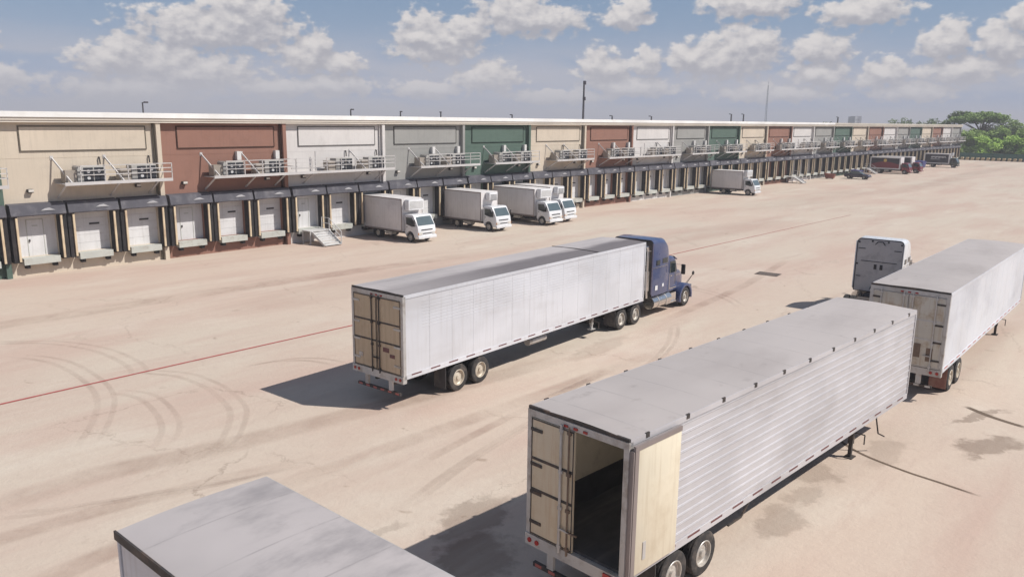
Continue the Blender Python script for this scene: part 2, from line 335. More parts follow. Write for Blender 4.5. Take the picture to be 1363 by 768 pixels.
def line_mat():
    Mt = bpy.data.materials.new('red_line_paint'); Mt.use_nodes = True; t = NT(Mt.node_tree); b = t.n['Principled BSDF']
    P = t.new('ShaderNodeNewGeometry').outputs['Position']
    n = t.noise(P, 3.5, 7, .7); s = t.new('ShaderNodeSeparateXYZ'); t.l.new(P, s.inputs[0])
    a = t.math('MULTIPLY', t.ramp(n, .36, .56, .55, 1), t.ramp(s.outputs[0], 90, 40, .5, 1))
    t.l.new(a, b.inputs['Alpha']); b.inputs['Base Color'].default_value = (.40, .075, .07, 1); b.inputs['Roughness'].default_value = .8
    return Mt
M['red_line'] = line_mat()

# ------------------------------------------------------------------ mesh helpers
class MB:
    def __init__(s): s.v = []; s.f = []; s.sm = []
    def add(s, vs, fs, smooth=False):
        k = len(s.v); s.v += [tuple(p) for p in vs]; s.f += [tuple(i+k for i in f) for f in fs]; s.sm += [smooth]*len(fs); return s
    def box(s, x0, x1, y0, y1, z0, z1):
        return s.add([(x0,y0,z0),(x1,y0,z0),(x1,y1,z0),(x0,y1,z0),(x0,y0,z1),(x1,y0,z1),(x1,y1,z1),(x0,y1,z1)],
                     [(0,3,2,1),(4,5,6,7),(0,1,5,4),(1,2,6,5),(2,3,7,6),(3,0,4,7)])
    def bar(s, a, b, w, h=None):
        a = Vector(a); b = Vector(b); h = h or w; d = (b-a).normalized()
        u = d.cross(Vector((0,0,1)));
        if u.length < .01: u = Vector((1,0,0))
        u.normalize(); n = u.cross(d)
        vs = [p + u*(i*w/2) + n*(j*h/2) for p in (a, b) for (i, j) in ((-1,-1),(1,-1),(1,1),(-1,1))]
        return s.add(vs, [(0,1,2,3),(7,6,5,4),(0,4,5,1),(1,5,6,2),(2,6,7,3),(3,7,4,0)])
    def cyl(s, a, b, r, r2=None, n=12, smooth=True):
        a = Vector(a); b = Vector(b); r2 = r if r2 is None else r2; d = (b-a).normalized()
        u = d.orthogonal().normalized(); w = d.cross(u)
        vs = [p + (u*math.cos(2*PI*i/n)+w*math.sin(2*PI*i/n))*q for p, q in ((a, r), (b, r2)) for i in range(n)]
        k = len(s.v); s.v += [tuple(p) for p in vs]
        for i in range(n):
            j = (i+1) % n; s.f.append((k+i, k+j, k+n+j, k+n+i)); s.sm.append(smooth)
        s.f.append(tuple(k+i for i in range(n))[::-1]); s.sm.append(False)
        s.f.append(tuple(k+n+i for i in range(n))); s.sm.append(False)
        return s
    def prism(s, pts, y0, y1):      # polygon in x,z extruded along y
        n = len(pts)
        vs = [(x, y0, z) for x, z in pts] + [(x, y1, z) for x, z in pts]
        return s.add(vs, [tuple(range(n)), tuple(range(2*n-1, n-1, -1))] + [(i, n+i, n+(i+1) % n, (i+1) % n) for i in range(n)])
    def prismx(s, pts, x0, x1):     # polygon in y,z extruded along x
        n = len(pts)
        vs = [(x0, y, z) for y, z in pts] + [(x1, y, z) for y, z in pts]
        return s.add(vs, [tuple(range(n)), tuple(range(2*n-1, n-1, -1))] + [(i, n+i, n+(i+1) % n, (i+1) % n) for i in range(n)])
    def lathe(s, prof, c, n=24, side=1):   # profile (radius, offset along y), axis y
        cx, cy, cz = c; m_ = len(prof); k = len(s.v)
        for i in range(n):
            a = 2*PI*i/n
            for r, o in prof: s.v.append((cx+r*math.cos(a), cy+side*o, cz+r*math.sin(a)))
        for i in range(n):
            j = (i+1) % n
            for q in range(m_-1):
                s.f.append((k+i*m_+q, k+i*m_+q+1, k+j*m_+q+1, k+j*m_+q)); s.sm.append(True)
        return s
    def loft(s, secs, caps=True):   # sections: (x, width, z0, z1, corner radius[, y centre])
        N = 5; rings = []
        for sec in secs:
            x, w, z0, z1, r = sec[:5]; yc = sec[5] if len(sec) > 5 else 0
            r = min(r, w/2-.001, (z1-z0)/2-.001); ring = []
            for (cy, cz, a0) in ((w/2-r, z1-r, 0), (-w/2+r, z1-r, 90), (-w/2+r, z0+r, 180), (w/2-r, z0+r, 270)):
                rr = r if cz > (z0+z1)/2 else min(r, .04)
                if cz < (z0+z1)/2: cy = math.copysign(w/2-rr, cy); cz = z0+rr
                for i in range(N):
                    a = R(a0+90*i/(N-1)); ring.append((x, yc+cy+rr*math.cos(a), cz+rr*math.sin(a)))
            rings.append(ring)
        n = len(rings[0]); k = len(s.v)
        for rg in rings: s.v += rg
        for a in range(len(rings)-1):
            for i in range(n):
                j = (i+1) % n; s.f.append((k+a*n+i, k+a*n+j, k+(a+1)*n+j, k+(a+1)*n+i)); s.sm.append(True)
        if caps:
            s.f.append(tuple(k+i for i in range(n))); s.sm.append(False)
            s.f.append(tuple(k+(len(rings)-1)*n+i for i in range(n))[::-1]); s.sm.append(False)
        return s
    def build(s, name, mt, parent=None, loc=(0,0,0), bevel=0, sharp=35):
        me = bpy.data.meshes.new(name); me.from_pydata(s.v, [], s.f)
        me.polygons.foreach_set('use_smooth', s.sm)
        bm = bmesh.new(); bm.from_mesh(me)
        if bevel:
            bmesh.ops.remove_doubles(bm, verts=bm.verts, dist=1e-5)
            es = [e for e in bm.edges if len(e.link_faces) == 2 and e.calc_face_angle(0) > R(28)]
            bmesh.ops.bevel(bm, geom=es, offset=bevel, segments=2, profile=.5, affect='EDGES', clamp_overlap=True)
            for f in bm.faces: f.smooth = True
        bmesh.ops.recalc_face_normals(bm, faces=bm.faces); bm.to_mesh(me); bm.free()
        if any(s.sm) or bevel: me.set_sharp_from_angle(angle=R(sharp))
        me.materials.append(mt if isinstance(mt, bpy.types.Material) else M[mt])
        o = bpy.data.objects.new(name, me); COL.objects.link(o); o.location = loc
        if parent: o.parent = parent
        return o
def box(name, mt, parent, *a, bevel=0, loc=(0,0,0)): return MB().box(*a).build(name, mt, parent, loc, bevel)
def empty(name, loc, rz=0):
    o = bpy.data.objects.new(name, None); COL.objects.link(o); o.location = loc; o.rotation_euler = (0, 0, rz); o.empty_display_size = .3
    return o
def tag(o, label=None, cat=None, group=None, kind=None):
    if label: o['label'] = label
    if cat: o['category'] = cat
    if group: o['group'] = group
    if kind: o['kind'] = kind
    return o
KIDS = {}
def copy_tree(o, parent=None):
    c = o.copy(); COL.objects.link(c); c.parent = parent
    for k in [x for x in o.children]: copy_tree(k, c)
    return c
def put(o, loc, rz): o.location = loc; o.rotation_euler = (0, 0, rz); return o

# ------------------------------------------------------------------ ground
g = MB().add([(-3000,-3000,-.03),(3000,-3000,-.03),(3000,3000,-.03),(-3000,3000,-.03)], [(0,1,2,3)]).build('ground', 'scrub'); tag(g, kind='structure')
g = MB().add([(-120,-120,0),(268,-120,0),(268,120,0),(-120,120,0)], [(0,1,2,3)]).build('concrete_yard', 'ground'); tag(g, kind='structure')

def ribbon(name, pts, w, mt, z=.004):
    # Catmull-Rom through points, uv across and along
    P = [Vector((x, y, 0)) for x, y in pts]; P = [P[0]*2-P[1]] + P + [P[-1]*2-P[-2]]
    out = []
    for i in range(1, len(P)-2):
        for k in range(8):
            u = k/8; a, b, c, d = P[i-1:i+3]
            out.append(.5*((2*b)+(c-a)*u+(2*a-5*b+4*c-d)*u*u+(3*b-a-3*c+d)*u**3))
    out.append(P[-2]); vs = []; fs = []; n = len(out)
    for i, p in enumerate(out):
        d = (out[min(i+1, n-1)]-out[max(i-1, 0)]).normalized(); s_ = Vector((-d.y, d.x, 0))*w/2
        vs += [(p+s_)[:2]+(z,), (p-s_)[:2]+(z,)]
    for i in range(n-1): fs.append((2*i, 2*i+1, 2*i+3, 2*i+2))
    o = MB().add(vs, fs).build(name, mt); uv = o.data.uv_layers.new()
    for f in o.data.polygons:
        for li in f.loop_indices:
            v = o.data.loops[li].vertex_index; uv.data[li].uv = (v % 2, (v//2)/(n-1))
    return tag(o, kind='structure')
ribbon('painted_red_line', [(-40, 31.0), (0, 30.87), (23.5, 30.75), (71, 30.1), (92, 29.8)], .13, 'red_line', .012)
tm = [[(10.16,37.25),(10.99,35.63),(11.32,33.85),(11.19,31.04),(10.65,28.72),(9.51,26.45),(8.04,24.28)],
      [(9.2,41.0),(10.8,39.37),(12.2,37.91),(13.14,35.28),(13.18,32.22),(12.6,30.2)],
      [(11.22,29.51),(11.76,28.08),(11.53,26.2),(10.94,24.45),(9.92,23.02)],
      [(12.6,31.6),(13.3,30.55),(13.9,29.3),(14.0,27.5),(13.84,26.3),(13.28,24.32),(11.96,22.46),(10.76,21.34)],
      [(5.0,22.2),(6.0,21.4),(7.27,20.79),(8.44,20.27),(9.74,19.64),(12,18.9)],
      [(16.2,28.6),(17.6,28.3),(18.6,27.4),(19,26)],
      [(41.5,26.5),(42.6,24.6),(42.9,22.4),(42.0,20.2),(40.2,18.4)],[(12,14.6),(16,15.6),(21,16.3),(27,16.6)],[(34.5,19.3),(31,17.6),(27,16.5),(23,16.2)]]
for c in tm:
    ribbon('tyre_mark', c, .30, 'mark_dark', .004)
    ribbon('tyre_mark', [(x+.55, y-.1) for x, y in c], .26, 'mark_dark', .008)
for c, w in [([(4,22.5),(7.88,22.6),(10.5,22.0),(14,21.4),(20,20.6),(28,19.6)], 1.5), ([(2,17.5),(8,18.2),(14,18.0),(22,17.6),(32,17.2)], 1.0), ([(-5,44),(10,43),(25,42.5),(45,41)], 2.2), ([(-5,20),(4,20.6),(9,20.0),(14,18.6)], .9),
             ([(14,16.3),(20,17.0),(28,17.5)], .5), ([(34,20),(46,21),(58,23)], .8)]:
    ribbon('dust_band', c, w, 'mark_soft', .016)
ribbon('wet_seam', [(25.5,8.2),(24.6,7.0),(24.15,5.6),(24.0,4.6),(23.8,3.4)], .16, 'crack', .004)
ribbon('wet_seam', [(31.6,5.6),(31.0,4.6),(30.6,3.4)], .3, 'crack', .004)
# iron drain grate
t_ = empty('drain_cover', (51.2, 21.6, 0), .1); tag(t_, 'rusty dark iron drain cover set in the open concrete yard', 'drain cover')
b = MB().box(-.55,.55,-.75,-.68,0,.02).box(-.55,.55,.68,.75,0,.02).box(-.55,-.48,-.68,.68,0,.02).box(.48,.55,-.68,.68,0,.02); b.build('frame', 'iron', t_)
b = MB(); [b.box(-.48,.48,-.68+i*.136+.02,-.68+i*.136+.11,0,.017) for i in range(10)]; b.build('grate', 'dark_steel', t_)

# ------------------------------------------------------------------ warehouse
Y0 = 55.17; X0 = 26.135; BW = 9.9465
SEQ = ['brown', 'white', 'grey', 'green', 'cream']
I0, I1 = -4, 22
DOORX = (1.72, 5.0, 8.3); DW = 1.2; DZ0, DZ1 = 1.18, 3.84; ZT = 9.46; REC = .35
wh = empty('warehouse', (X0, Y0, 0)); tag(wh, 'long low loading dock warehouse with cream, brown, white, grey and green bays', 'warehouse')
def L(i): return i*BW
for i in range(I0, I1+1):
    c = SEQ[i % 5]; x = L(i); mt = 'wall_'+c
    b = MB()
    b.box(x, x+BW, 0, REC, 0, DZ0).box(x, x+BW, 0, REC, DZ1, ZT)
    xs = [x] + [x+d+s*DW for d in DOORX for s in (-1, 1)] + [x+BW]
    for k in range(0, len(xs), 2): b.box(xs[k], xs[k+1], 0, REC, DZ0, DZ1)
    b.build('wall_panel', mt, wh)
    # faint sheet joint and sign panel frame
    b = MB().box(x, x+BW-.3, -.012, 0, 8.92, 8.95).box(x, x+BW-.3, -.012, 0, 7.28, 7.31); b.build('wall_joint', 'wall_'+('grey' if c == 'grey' else c), wh)
    a0, a1, z0, z1, w = x+1.25, x+9.05, 7.68, 9.26, .075
    box('raised_panel', mt, wh, a0+w, a1-w, -.05, 0, z0+w, z1-w)
    MB().box(a0, a1, -.06, 0, z1-w, z1).box(a0, a1, -.06, 0, z0, z0+w).box(a0, a0+w, -.06, 0, z0+w, z1-w).box(a1-w, a1, -.06, 0, z0+w, z1-w).build('panel_border', 'joint_'+c, wh)
    # pilaster at each bay's right end; added thin pipe stands for its shadow
    box('pilaster', mt, wh, x+BW-.3, x+BW, -.34, -.002, 0, ZT)
    if c in ('cream', 'brown', 'white'):
        MB().cyl((x+BW-.42, -.1, .1), (x+BW-.42, -.1, ZT), .06, n=8).build('shadow_pipe', 'joint_'+c if c != 'white' else 'wall_white', wh)
    for k, dx in enumerate(DOORX):
        X = x+dx
        if k == 0:
            d = MB().box(X-DW, X+DW, REC-.05, REC+.02, DZ0, DZ1).build('loading_door', 'door_white', wh)
            MB().box(X-.5, X-.46, REC-.07, REC-.05, DZ0, 3.5).box(X+.46, X+.5, REC-.07, REC-.05, DZ0, 3.5).box(X-.46, X+.46, REC-.07, REC-.05, 3.46, 3.5).box(X-.16, X+.16, REC-.07, REC-.05, 3.05, 3.12).build('door_outline', 'trim_dark' if i > 6 else M['lev_grey'], d)
            MB().box(X-.42, X-.34, REC-.12, REC-.05, 2.1, 2.25).build('handle', 'trim_dark', d)
        else:
            b = MB()
            for q in range(5): b.box(X-DW, X+DW, REC-.05, REC+.02, DZ0+q*.532, DZ0+q*.532+.522)
            d = b.build('loading_door', 'door_white', wh)
            MB().box(X-.02, X+.62, REC-.075, REC-.05, 2.86, 2.98).build('door_window', 'trim_dark', d)
        box('recess_back', 'trim_dark', wh, X-DW, X+DW, REC+.021, REC+.1, DZ0, DZ1)
        # dock shelter: black side pads, worn cream guide posts
        pts = [(-.001, 3.80), (-.72, 3.80), (-.76, 3.86), (-.60, 4.50), (-.001, 4.56)]
        cn = MB().prismx(pts, X-1.57, X+1.57).build('dock_canopy', 'canopy', wh)
        for q in (-1, 1):
            x_a, x_b = sorted((X+q*1.19, X+q*1.60)); MB().box(x_a, x_b, -.56, -.001, .95, 3.799).build('side_pad', 'black_rubber', cn)
            xa = X+q*1.27; MB().box(xa-.06, xa+.06, -.66, -.561, 1.02, 3.74).build('guide_post', 'post_cream', cn)
        MB().add([(X+.1,-.745,4.10),(X+.95,-.745,4.10),(X+.62,-.70,4.26),(X+.35,-.71,4.22)], [(0,1,2,3)]).build('canopy_patch', 'canopy_patch', cn)
        lv = MB().box(X-1.05, X+1.05, -.50, -.001, .76, 1.17).build('dock_leveller', 'lev_grey', wh)
        [MB().box(xx-.12, xx+.12, -.36, -.001, .52, .759).build('bumper', 'black_rubber', lv) for xx in (X-.8, X+.8)]
    for k, dx in enumerate((1.55, 8.2)):
        wl = MB().box(x+dx-.17, x+dx+.17, -.26, -.001, 5.18, 5.40).build('wall_light', 'lamp_housing', wh, bevel=.02)
        MB().box(x+dx-.13, x+dx+.16, -.285, -.261, 5.24, 5.385).build('lens', 'lamp_glass', wl)
    # service platform on brackets
    p0 = 3.1; p1 = 10.0
    if i % 5 == 1: p0 = -.0
    if i % 5 in (0,): p1 = 9.94
    if i % 5 == 2: p1 = 10.85
    if i % 5 == 3: p1 = 10.0
    if i % 7 == 5: p1 = 9.95
    pf = MB().box(x+p0, x+p1, -1.5, -.345, 5.66, 5.70).box(x+p0, x+min(p1, BW-.31), -.3449, -.014, 5.66, 5.70).box(x+p0, x+p1, -1.56, -1.50, 5.60, 5.80).build('service_platform', 'platform', wh)
    b = MB()
    r0 = x+p0+ (.95 if p0 > 1 else 0); n = max(2, round((x+p1-r0)/1.35))
    for z in (6.22, 6.50, 6.80): b.bar((r0, -1.53, z), (x+p1, -1.53, z), .05)
    for q in range(n+1):
        X = r0+.03+(x+p1-r0-.06)*q/n; b.box(X-.025, X+.025, -1.555, -1.505, 5.80, 6.80)
    for X in ((r0+.03, x+p1-.03) if p0 > 1 else (x+p1-.03,)):
        for z in (6.22, 6.77): b.bar((X, -1.5, z), (X, -.4, z), .045)
    b.build('railing', 'platform', pf)
    for X in (x+p0+.06, x+p0+3.3, x+p1-1.0) if p0 > 1 else (x+1.6, x+p1-3.2, x+p1-1.0):
        MB().bar((X, -.02, 4.75), (X, -1.5, 5.62), .09).build('bracket', 'platform', pf)
    for X in ((x+p0+.0, x+p0+3.2) if p0 > 1 else (x+p1-3.6,)):
        MB().bar((X-.1, -.02, 7.28), (X+.42, -1.50, 5.78), .085).build('tie_rod', 'platform', pf)
        box('anchor_plate', 'platform', pf, X-.19, X+.0, -.03, -.013, 7.15, 7.40)
    if i % 5 == 1: MB().bar((x+2.6, -.4, 5.72), (x+2.6, -.4, 7.3), .08).bar((x+.3, -.4, 6.0), (x+3.0, -1.0, 6.0), .1).build('bracket', 'platform', pf)
    for k, dx in enumerate((5.85, 9.12)):
        if c in ('cream', 'white'):
            MB().cyl((x+dx, -.02, 7.25), (x+dx, -.14, 7.2), .05, n=8).cyl((x+dx, -.12, 7.22), (x+dx+.02, -.14, 6.8), .045, n=8).build('duct', 'trim_dark', wh)
        else:
            MB().box(x+dx-.17, x+dx+.17, -.32, -.013, 6.78, 7.42).build('duct', 'duct', wh)
# left end closure, rear and roof
xa, xb = L(I0), L(I1+1); DEP = 42
MB().box(xa, xa+.3, REC+.11, DEP, 0, ZT).build('side_wall', 'wall_cream', wh)
MB().box(xb-.3, xb, REC+.11, DEP, 0, ZT).build('side_wall', 'wall_grey', wh)
MB().box(xa, xb, DEP+.001, DEP+.3, 0, ZT).build('rear_wall', 'wall_cream', wh)
MB().box(xa-.2, xb+.25, -.42, DEP+.4, ZT+.002, 9.60).build('eaves_soffit', 'fascia_cream', wh)
xm = L(13)-.6
MB().box(xa-.25, xm, -.48, -.38, 9.602, 9.78).build('lower_fascia', 'fascia_cream', wh)
MB().box(xm, xb+.3, -.48, -.38, 9.602, 9.78).build('lower_fascia', 'fascia_cream', wh)
MB().box(xa-.3, xm, -.56, -.36, 9.782, 10.12).build('roof_edge', 'roof_white', wh)
MB().box(xm, xb+.35, -.56, -.36, 9.782, 10.12).build('roof_edge', 'fascia_tan', wh)
MB().box(xa-.3, xb+.35, -.359, DEP+.5, 9.782, 9.86).build('roof', 'roof_membrane', wh)

# condensers standing on the platforms: each one a thing
def condenser():
    o = empty('condenser_unit', (0,0,0))
    MB().box(-.35, 1.3, -.42, .42, 0, 1.02).build('casing', 'unit_grey', o, bevel=.02)
    box('side_box', 'unit_tan', o, -1.05, -.38, -.35, .38, 0, .82)
    for k, xx in enumerate((0, .66)):
        f = MB().box(xx+.02, xx+.60, -.44, -.421, .05, .96).build('fan_panel', 'fan_dark', o)
        for zz in ((.30, .72) if k == 0 else (.72,)):
            MB().lathe([(.03, -.455), (.11, -.45), (.11, -.441)], (xx+.31, 0, zz), 10).cyl((xx+.31,-.452,zz),(xx+.31,-.458,zz),.1,n=8).build('fan_hub', 'fan_hub', f)
    return o
cu = condenser(); first = True
ORD = ['first', 'second', 'third', 'fourth', 'fifth', 'sixth', 'seventh']
cnt = {}
for i in range(-2, I1+1):
    c = SEQ[i % 5]; vis = i >= -1
    nth = ORD[cnt.get(c, 0)]; cnt[c] = cnt.get(c, 0) + (1 if vis else 0)
    if not vis: continue
    for k, dx in enumerate((4.35, 7.75)):
        o = cu if first else copy_tree(cu); first = False
        put(o, (X0+L(i)+dx, Y0-.80, 5.705), 0)
        tag(o, '%s air conditioning condenser on the platform of the %s %s bay from the left' % (('left hand', 'right hand')[k], nth, c), 'condenser', 'condensers on the dock platforms')

# steel dock stairs
def dock_stairs(loc, label):
    o = empty('dock_stairs', loc); tag(o, label, 'stairs', 'steel stairs up to the dock doors')
    box('landing', 'galv', o, -1.0, 1.0, -1.15, -.001, 1.02, 1.09)
    b = MB()
    for x in (-.95, .95):
        for y in (-1.1, -.1): b.box(x-.04, x+.04, y-.04, y+.04, 0, 1.02)
    b.build('leg', 'galv', o)
    n = 6
    for x in (-.82, .82): MB().bar((x, -1.1, 1.0), (x, -2.75, .08), .05, .2).build('stringer', 'galv', o)
    for q in range(n):
        z = 1.02-(q+1)*.153; y = -1.18-(q+.5)*.27; MB().box(-.79, .79, y-.15, y+.15, z-.02, z+.02).box(-.79, .79, y+.12, y+.148, z+.021, z+.10).build('tread', 'galv', o)
    for x, zz in ((.88, 1),):
        b = MB(); b.bar((x, -.1, 2.0), (x, -1.1, 2.0), .045); b.bar((x, -1.1, 2.0), (x, -2.7, 1.05), .045); b.bar((x, -.1, 1.55), (x, -1.1, 1.55), .04); b.bar((x, -1.1, 1.55), (x, -2.7, .6), .04)
        for y, z0, z1 in ((-.1, 1.09, 2.0), (-1.1, 1.09, 2.0), (-1.95, .55, 1.5), (-2.7, .1, 1.05)): b.box(x-.022, x+.022, y-.022, y+.022, z0, z1)
        b.build('handrail', 'galv', o)
    return o
dock_stairs((X0+L(1)+1.85, Y0-.62, 0), 'grey steel stairs at the door of the nearest white bay, left of the box trucks')
dock_stairs((X0+L(10)+9.2, Y0-.62, 0), 'grey steel stairs between the lone box truck and the dark saloon car')
dock_stairs((X0+L(14)+7.6, Y0-.62, 0), 'far grey steel stairs right beside the maroon delivery truck')

# ------------------------------------------------------------------ wheels
TYREDATA = {}
def wheel(parent, x, y, z, r=.52, w=.27, side=-1, rim='rim', name='wheel'):
    key = (r, w, side)
    h = w/2
    prof = [(r*.56, -h*.55), (r*.60, -h*.95), (r*.80, -h*1.02), (r*.95, -h*.92), (r, -h*.70), (r*.985, -h*.3), (r, -h*.25), (r, h*.25), (r*.985, h*.3), (r, h*.7), (r*.95, h*.92), (r*.80, h), (r*.60, h), (r*.56, h*.9)]
    if key not in TYREDATA:
        t = MB().lathe(prof, (0,0,0), 28, -side).build(name, 'tyre', None)
        TYREDATA[key] = t.data; COL.objects.unlink(t); bpy.data.objects.remove(t)
    o = bpy.data.objects.new(name, TYREDATA[key]); COL.objects.link(o); o.location = (x, y, z); o.parent = parent
    k2 = key + (rim,)
    if k2 not in TYREDATA:
        s = -side; R_ = r*.60
        b = MB().lathe([(R_, -h*.93), (R_*.97, -h*1.02), (R_*.90, -h*.98), (R_*.88, -h*.45), (R_*.80, -h*.30), (R_*.52, -h*.50), (R_*.45, -h*.55), (R_*.30, -h*.55), (R_*.28, -h*.95), (R_*.12, -h*1.0), (.001, -h*1.0)], (0,0,0), 24, s)
        t = b.build('rim', rim, None); TYREDATA[k2] = t.data; COL.objects.unlink(t); bpy.data.objects.remove(t)
        b = MB()
        for q in range(8):
            a = 2*PI*q/8; c_ = (R_*.67*math.cos(a), 0, R_*.67*math.sin(a)); y0 = s*-h*.44
            b.cyl((c_[0], y0, c_[2]), (c_[0], y0+s*.06, c_[2]), R_*.085, n=8)
        t = b.build('rim_hole', 'hub', None); TYREDATA[k2+('h',)] = t.data; COL.objects.unlink(t); bpy.data.objects.remove(t)
    rm = bpy.data.objects.new('rim', TYREDATA[k2]); COL.objects.link(rm); rm.parent = o
    return o
def rim_detail(parent, x, y, z, r, w, side):
    pass

# ------------------------------------------------------------------ trailers
def trailer(loc, rz, Ln, label, style, roofm, sidem, doorm, doors='closed', W=2.6, H=4.11, tand=(2.82, 4.07), leg=12.0, legs_down=True, flap='flap', rim='rim', tape='conspic', lights=False):
    o = empty('semi_trailer', loc, rz); tag(o, label, 'trailer')
    h = W/2; ZB = 1.12; FL = 1.30
    # side panels
    for s in (-1, 1):
        if style == 'ribbed':
            pts = [(s*(h-.03), ZB+.16)]; z = ZB+.18
            n = 13; pitch_ = (H-.14-z)/n
            for q in range(n):
                a = z+q*pitch_
                L0, L1_ = s*(h-.006), s*(h+.010)
                pts += [(L0, a), (L0, a+pitch_*.72), (L1_, a+pitch_*.75), (L1_, a+pitch_*.77), (L0, a+pitch_*.80), (L0, a+pitch_*.88), (L1_, a+pitch_*.91), (L1_, a+pitch_*.93), (L0, a+pitch_*.96)]
            pts += [(s*(h-.006), H-.13), (s*(h-.03), H-.13)]
            MB().prismx(pts, .1, Ln-.08).build('side_panel', sidem, o)
        else:
            b = MB()
            npan = round(Ln/1.2); pw = (Ln-.18)/npan
            for q in range(npan):
                xa_ = .1+q*pw; b.box(xa_, xa_+pw-.008, s*h-.03 if s > 0 else s*h, s*h if s > 0 else s*h+.03, ZB+.16, H-.13)
            if style == 'smooth' :
                for q in range(9):
                    z = H-.35-q*.115; b.box(.9, Ln-1.0, (s*h if s > 0 else s*h-.006), (s*h+.006 if s > 0 else s*h), z, z+.022)
            b.build('side_panel', sidem, o)
        ya, yb = (s*(h-.02), s*(h+.02)); y0, y1 = min(ya, yb), max(ya, yb)
        br = MB().box(.02, Ln, y0, y1, ZB, ZB+.17).build('bottom_rail', 'tr_frame' if style == 'flat' else sidem, o)
        b = MB(); yt0, yt1 = (y1+.001, y1+.006) if s > 0 else (y0-.006, y0-.001)
        for q in range(int(Ln/.95)):
            b.box(.35+q*.95, .35+q*.95+.48, yt0, yt1, ZB+.105, ZB+.15)
        b.build('reflective_tape', tape, br)
        tr_ = MB().box(.02, Ln, y0, y1, H-.13, H-.002).build('top_rail', 'tr_frame' if style == 'flat' else sidem, o)
        if lights:
            for q in range(11): MB().box(.5+q*1.42, .62+q*1.42, yt0, yt1+.03, H-.09, H+.012).build('marker_light', 'dark_steel', tr_)
    # roof: gently bowed sheet
    b = MB(); N = 8; nx = 14
    vs = []
    for i in range(nx+1):
        for j in range(N+1):
            y = -h-.005+(W+.01)*j/N; sag = .035*(1-(2*j/N-1)**2); wob = .006*math.sin(i*2.1+j*.7)
            vs.append((.0+(Ln+.01)*i/nx, y, H+sag+(wob if 0 < j < N else 0)))
    fs = [(i*(N+1)+j, (i+1)*(N+1)+j, (i+1)*(N+1)+j+1, i*(N+1)+j+1) for i in range(nx) for j in range(N)]
    rf = b.add(vs, fs, True).build('roof', roofm, o)
    if style == 'smooth':
        b = MB().bar((12.2, -h+.01, H+.02), (12.2, 0, H+.052), .05, .02).bar((12.2, 0, H+.052), (12.2, h-.01, H+.02), .05, .02); b.build('roof_split_seam', 'dark_steel', rf)
    box('roof_rear_bow', 'dark_steel', o, -.02, .03, -h-.01, h+.01, H-.04, H+.018)
    # floor, nose wall
    box('floor', 'inner_floor', o, .06, Ln-.06, -h+.04, h-.04, ZB+.03, FL)
    box('front_wall', sidem, o, Ln-.06, Ln+.02, -h-.02, h+.02, ZB, H-.001, bevel=.02)
    # rear frame
    b = MB().box(-.03, .10, -h-.02, -h+.10, FL-.06, H-.05).box(-.03, .10, h-.10, h+.02, FL-.06, H-.05).box(-.03, .10, -h+.10, h-.10, H-.20, H-.05)
    rfm = b.build('rear_frame', 'tr_frame' if style != 'plain' else 'tr_frame', o)
    sill = MB().box(-.06, .12, -h-.02, h+.02, FL-.32, FL-.061).build('rear_sill', 'tr_frame', o)
    for y in (-h+.12, -h+.33, h-.33, h-.12): MB().cyl((-.061, y, FL-.19), (-.085, y, FL-.19), .055, n=10).build('tail_light', 'red_lens', sill)
    for y in (-.25, 0, .25): MB().box(-.05, -.031, y-.05, y+.05, H-.17, H-.12).build('marker_light', 'red_lens', rfm)
    z0, z1 = FL-.04, H-.21
    def door(y0, y1, hinge, mt=doorm):
        d = MB().box(-.045, .0, y0, y1, z0, z1).build('door', mt, o)
        for z in (z0+.30, z0+.98, z0+1.62, z1-.25): MB().box(-.065, -.0451, min(hinge, hinge+(-.32 if hinge > 0 else .32)), max(hinge, hinge+(-.32 if hinge > 0 else .32)), z-.035, z+.035).build('hinge', 'tr_frame' if style == 'smooth' else 'dark_steel', d)
        b = MB()
        for z in (z0+1.05, z0+1.75): b.box(-.055, -.0455, y0+.04, y1-.04, z-.03, z+.03)
        b.box(-.055, -.0455, y0+.01, y0+.035, z0, z1).box(-.055, -.0455, y1-.035, y1-.01, z0, z1).box(-.055, -.0455, y0+.04, y1-.04, z1-.035, z1-.01).box(-.055, -.0455, y0+.04, y1-.04, z0+.01, z0+.035)
        b.build('door_strap', 'dark_steel' if style != 'plain' else 'tr_frame', d)
        return d
    def lockrod(d, y, mt='dark_steel', r=.022):
        b = MB().cyl((-.085, y, z0-.1), (-.085, y, z1+.08), r, n=8)
        for z in (z0+.04, z0+.9, z0+1.7, z1-.05): b.box(-.10, -.056, y-.05, y+.05, z-.035, z+.035)
        b.bar((-.1, y, z0+.45), (-.1, y+.28*(1 if y < 0 else -1), z0+.45), .035); b.build('lock_rod', mt, d)
    if doors == 'closed':
        dl = door(.008, h-.10, h-.10); dr = door(-h+.10, -.008, -h+.10)
        for y in ((.16, .95) if style == 'plain' else (.22,)): lockrod(dl, y, 'tr_frame' if style == 'plain' else 'dark_steel')
        for y in ((-.16, -.95) if style == 'plain' else (-.16,)): lockrod(dr, y, 'tr_frame' if style == 'plain' else 'dark_steel')
        if style == 'smooth':
            MB().box(-.06, -.0455, -.62, -.32, 1.98, 2.14).box(-.06, -.0455, -.9, -.66, 1.82, 1.94).build('door_sticker', 'conspic', dr)
            MB().box(-.058, -.0455, .75, .95, 1.6, 1.75).build('door_sticker', 'tr_frame', dl)
        if style == 'plain':
            b = MB(); random.seed(3)
            for q in range(5): yy = -1.0+q*.42; b.box(-.056, -.0455, yy, yy+.22, 1.5+.1*(q % 2), 2.0+.12*(q % 3))
            b.build('worn_patch', 'hub', dr)
    else:
        dl = door(.008, h-.10, h-.10)
        lockrod(dl, .33, 'tr_frame', .03); lockrod(dl, .12, 'hub', .02)
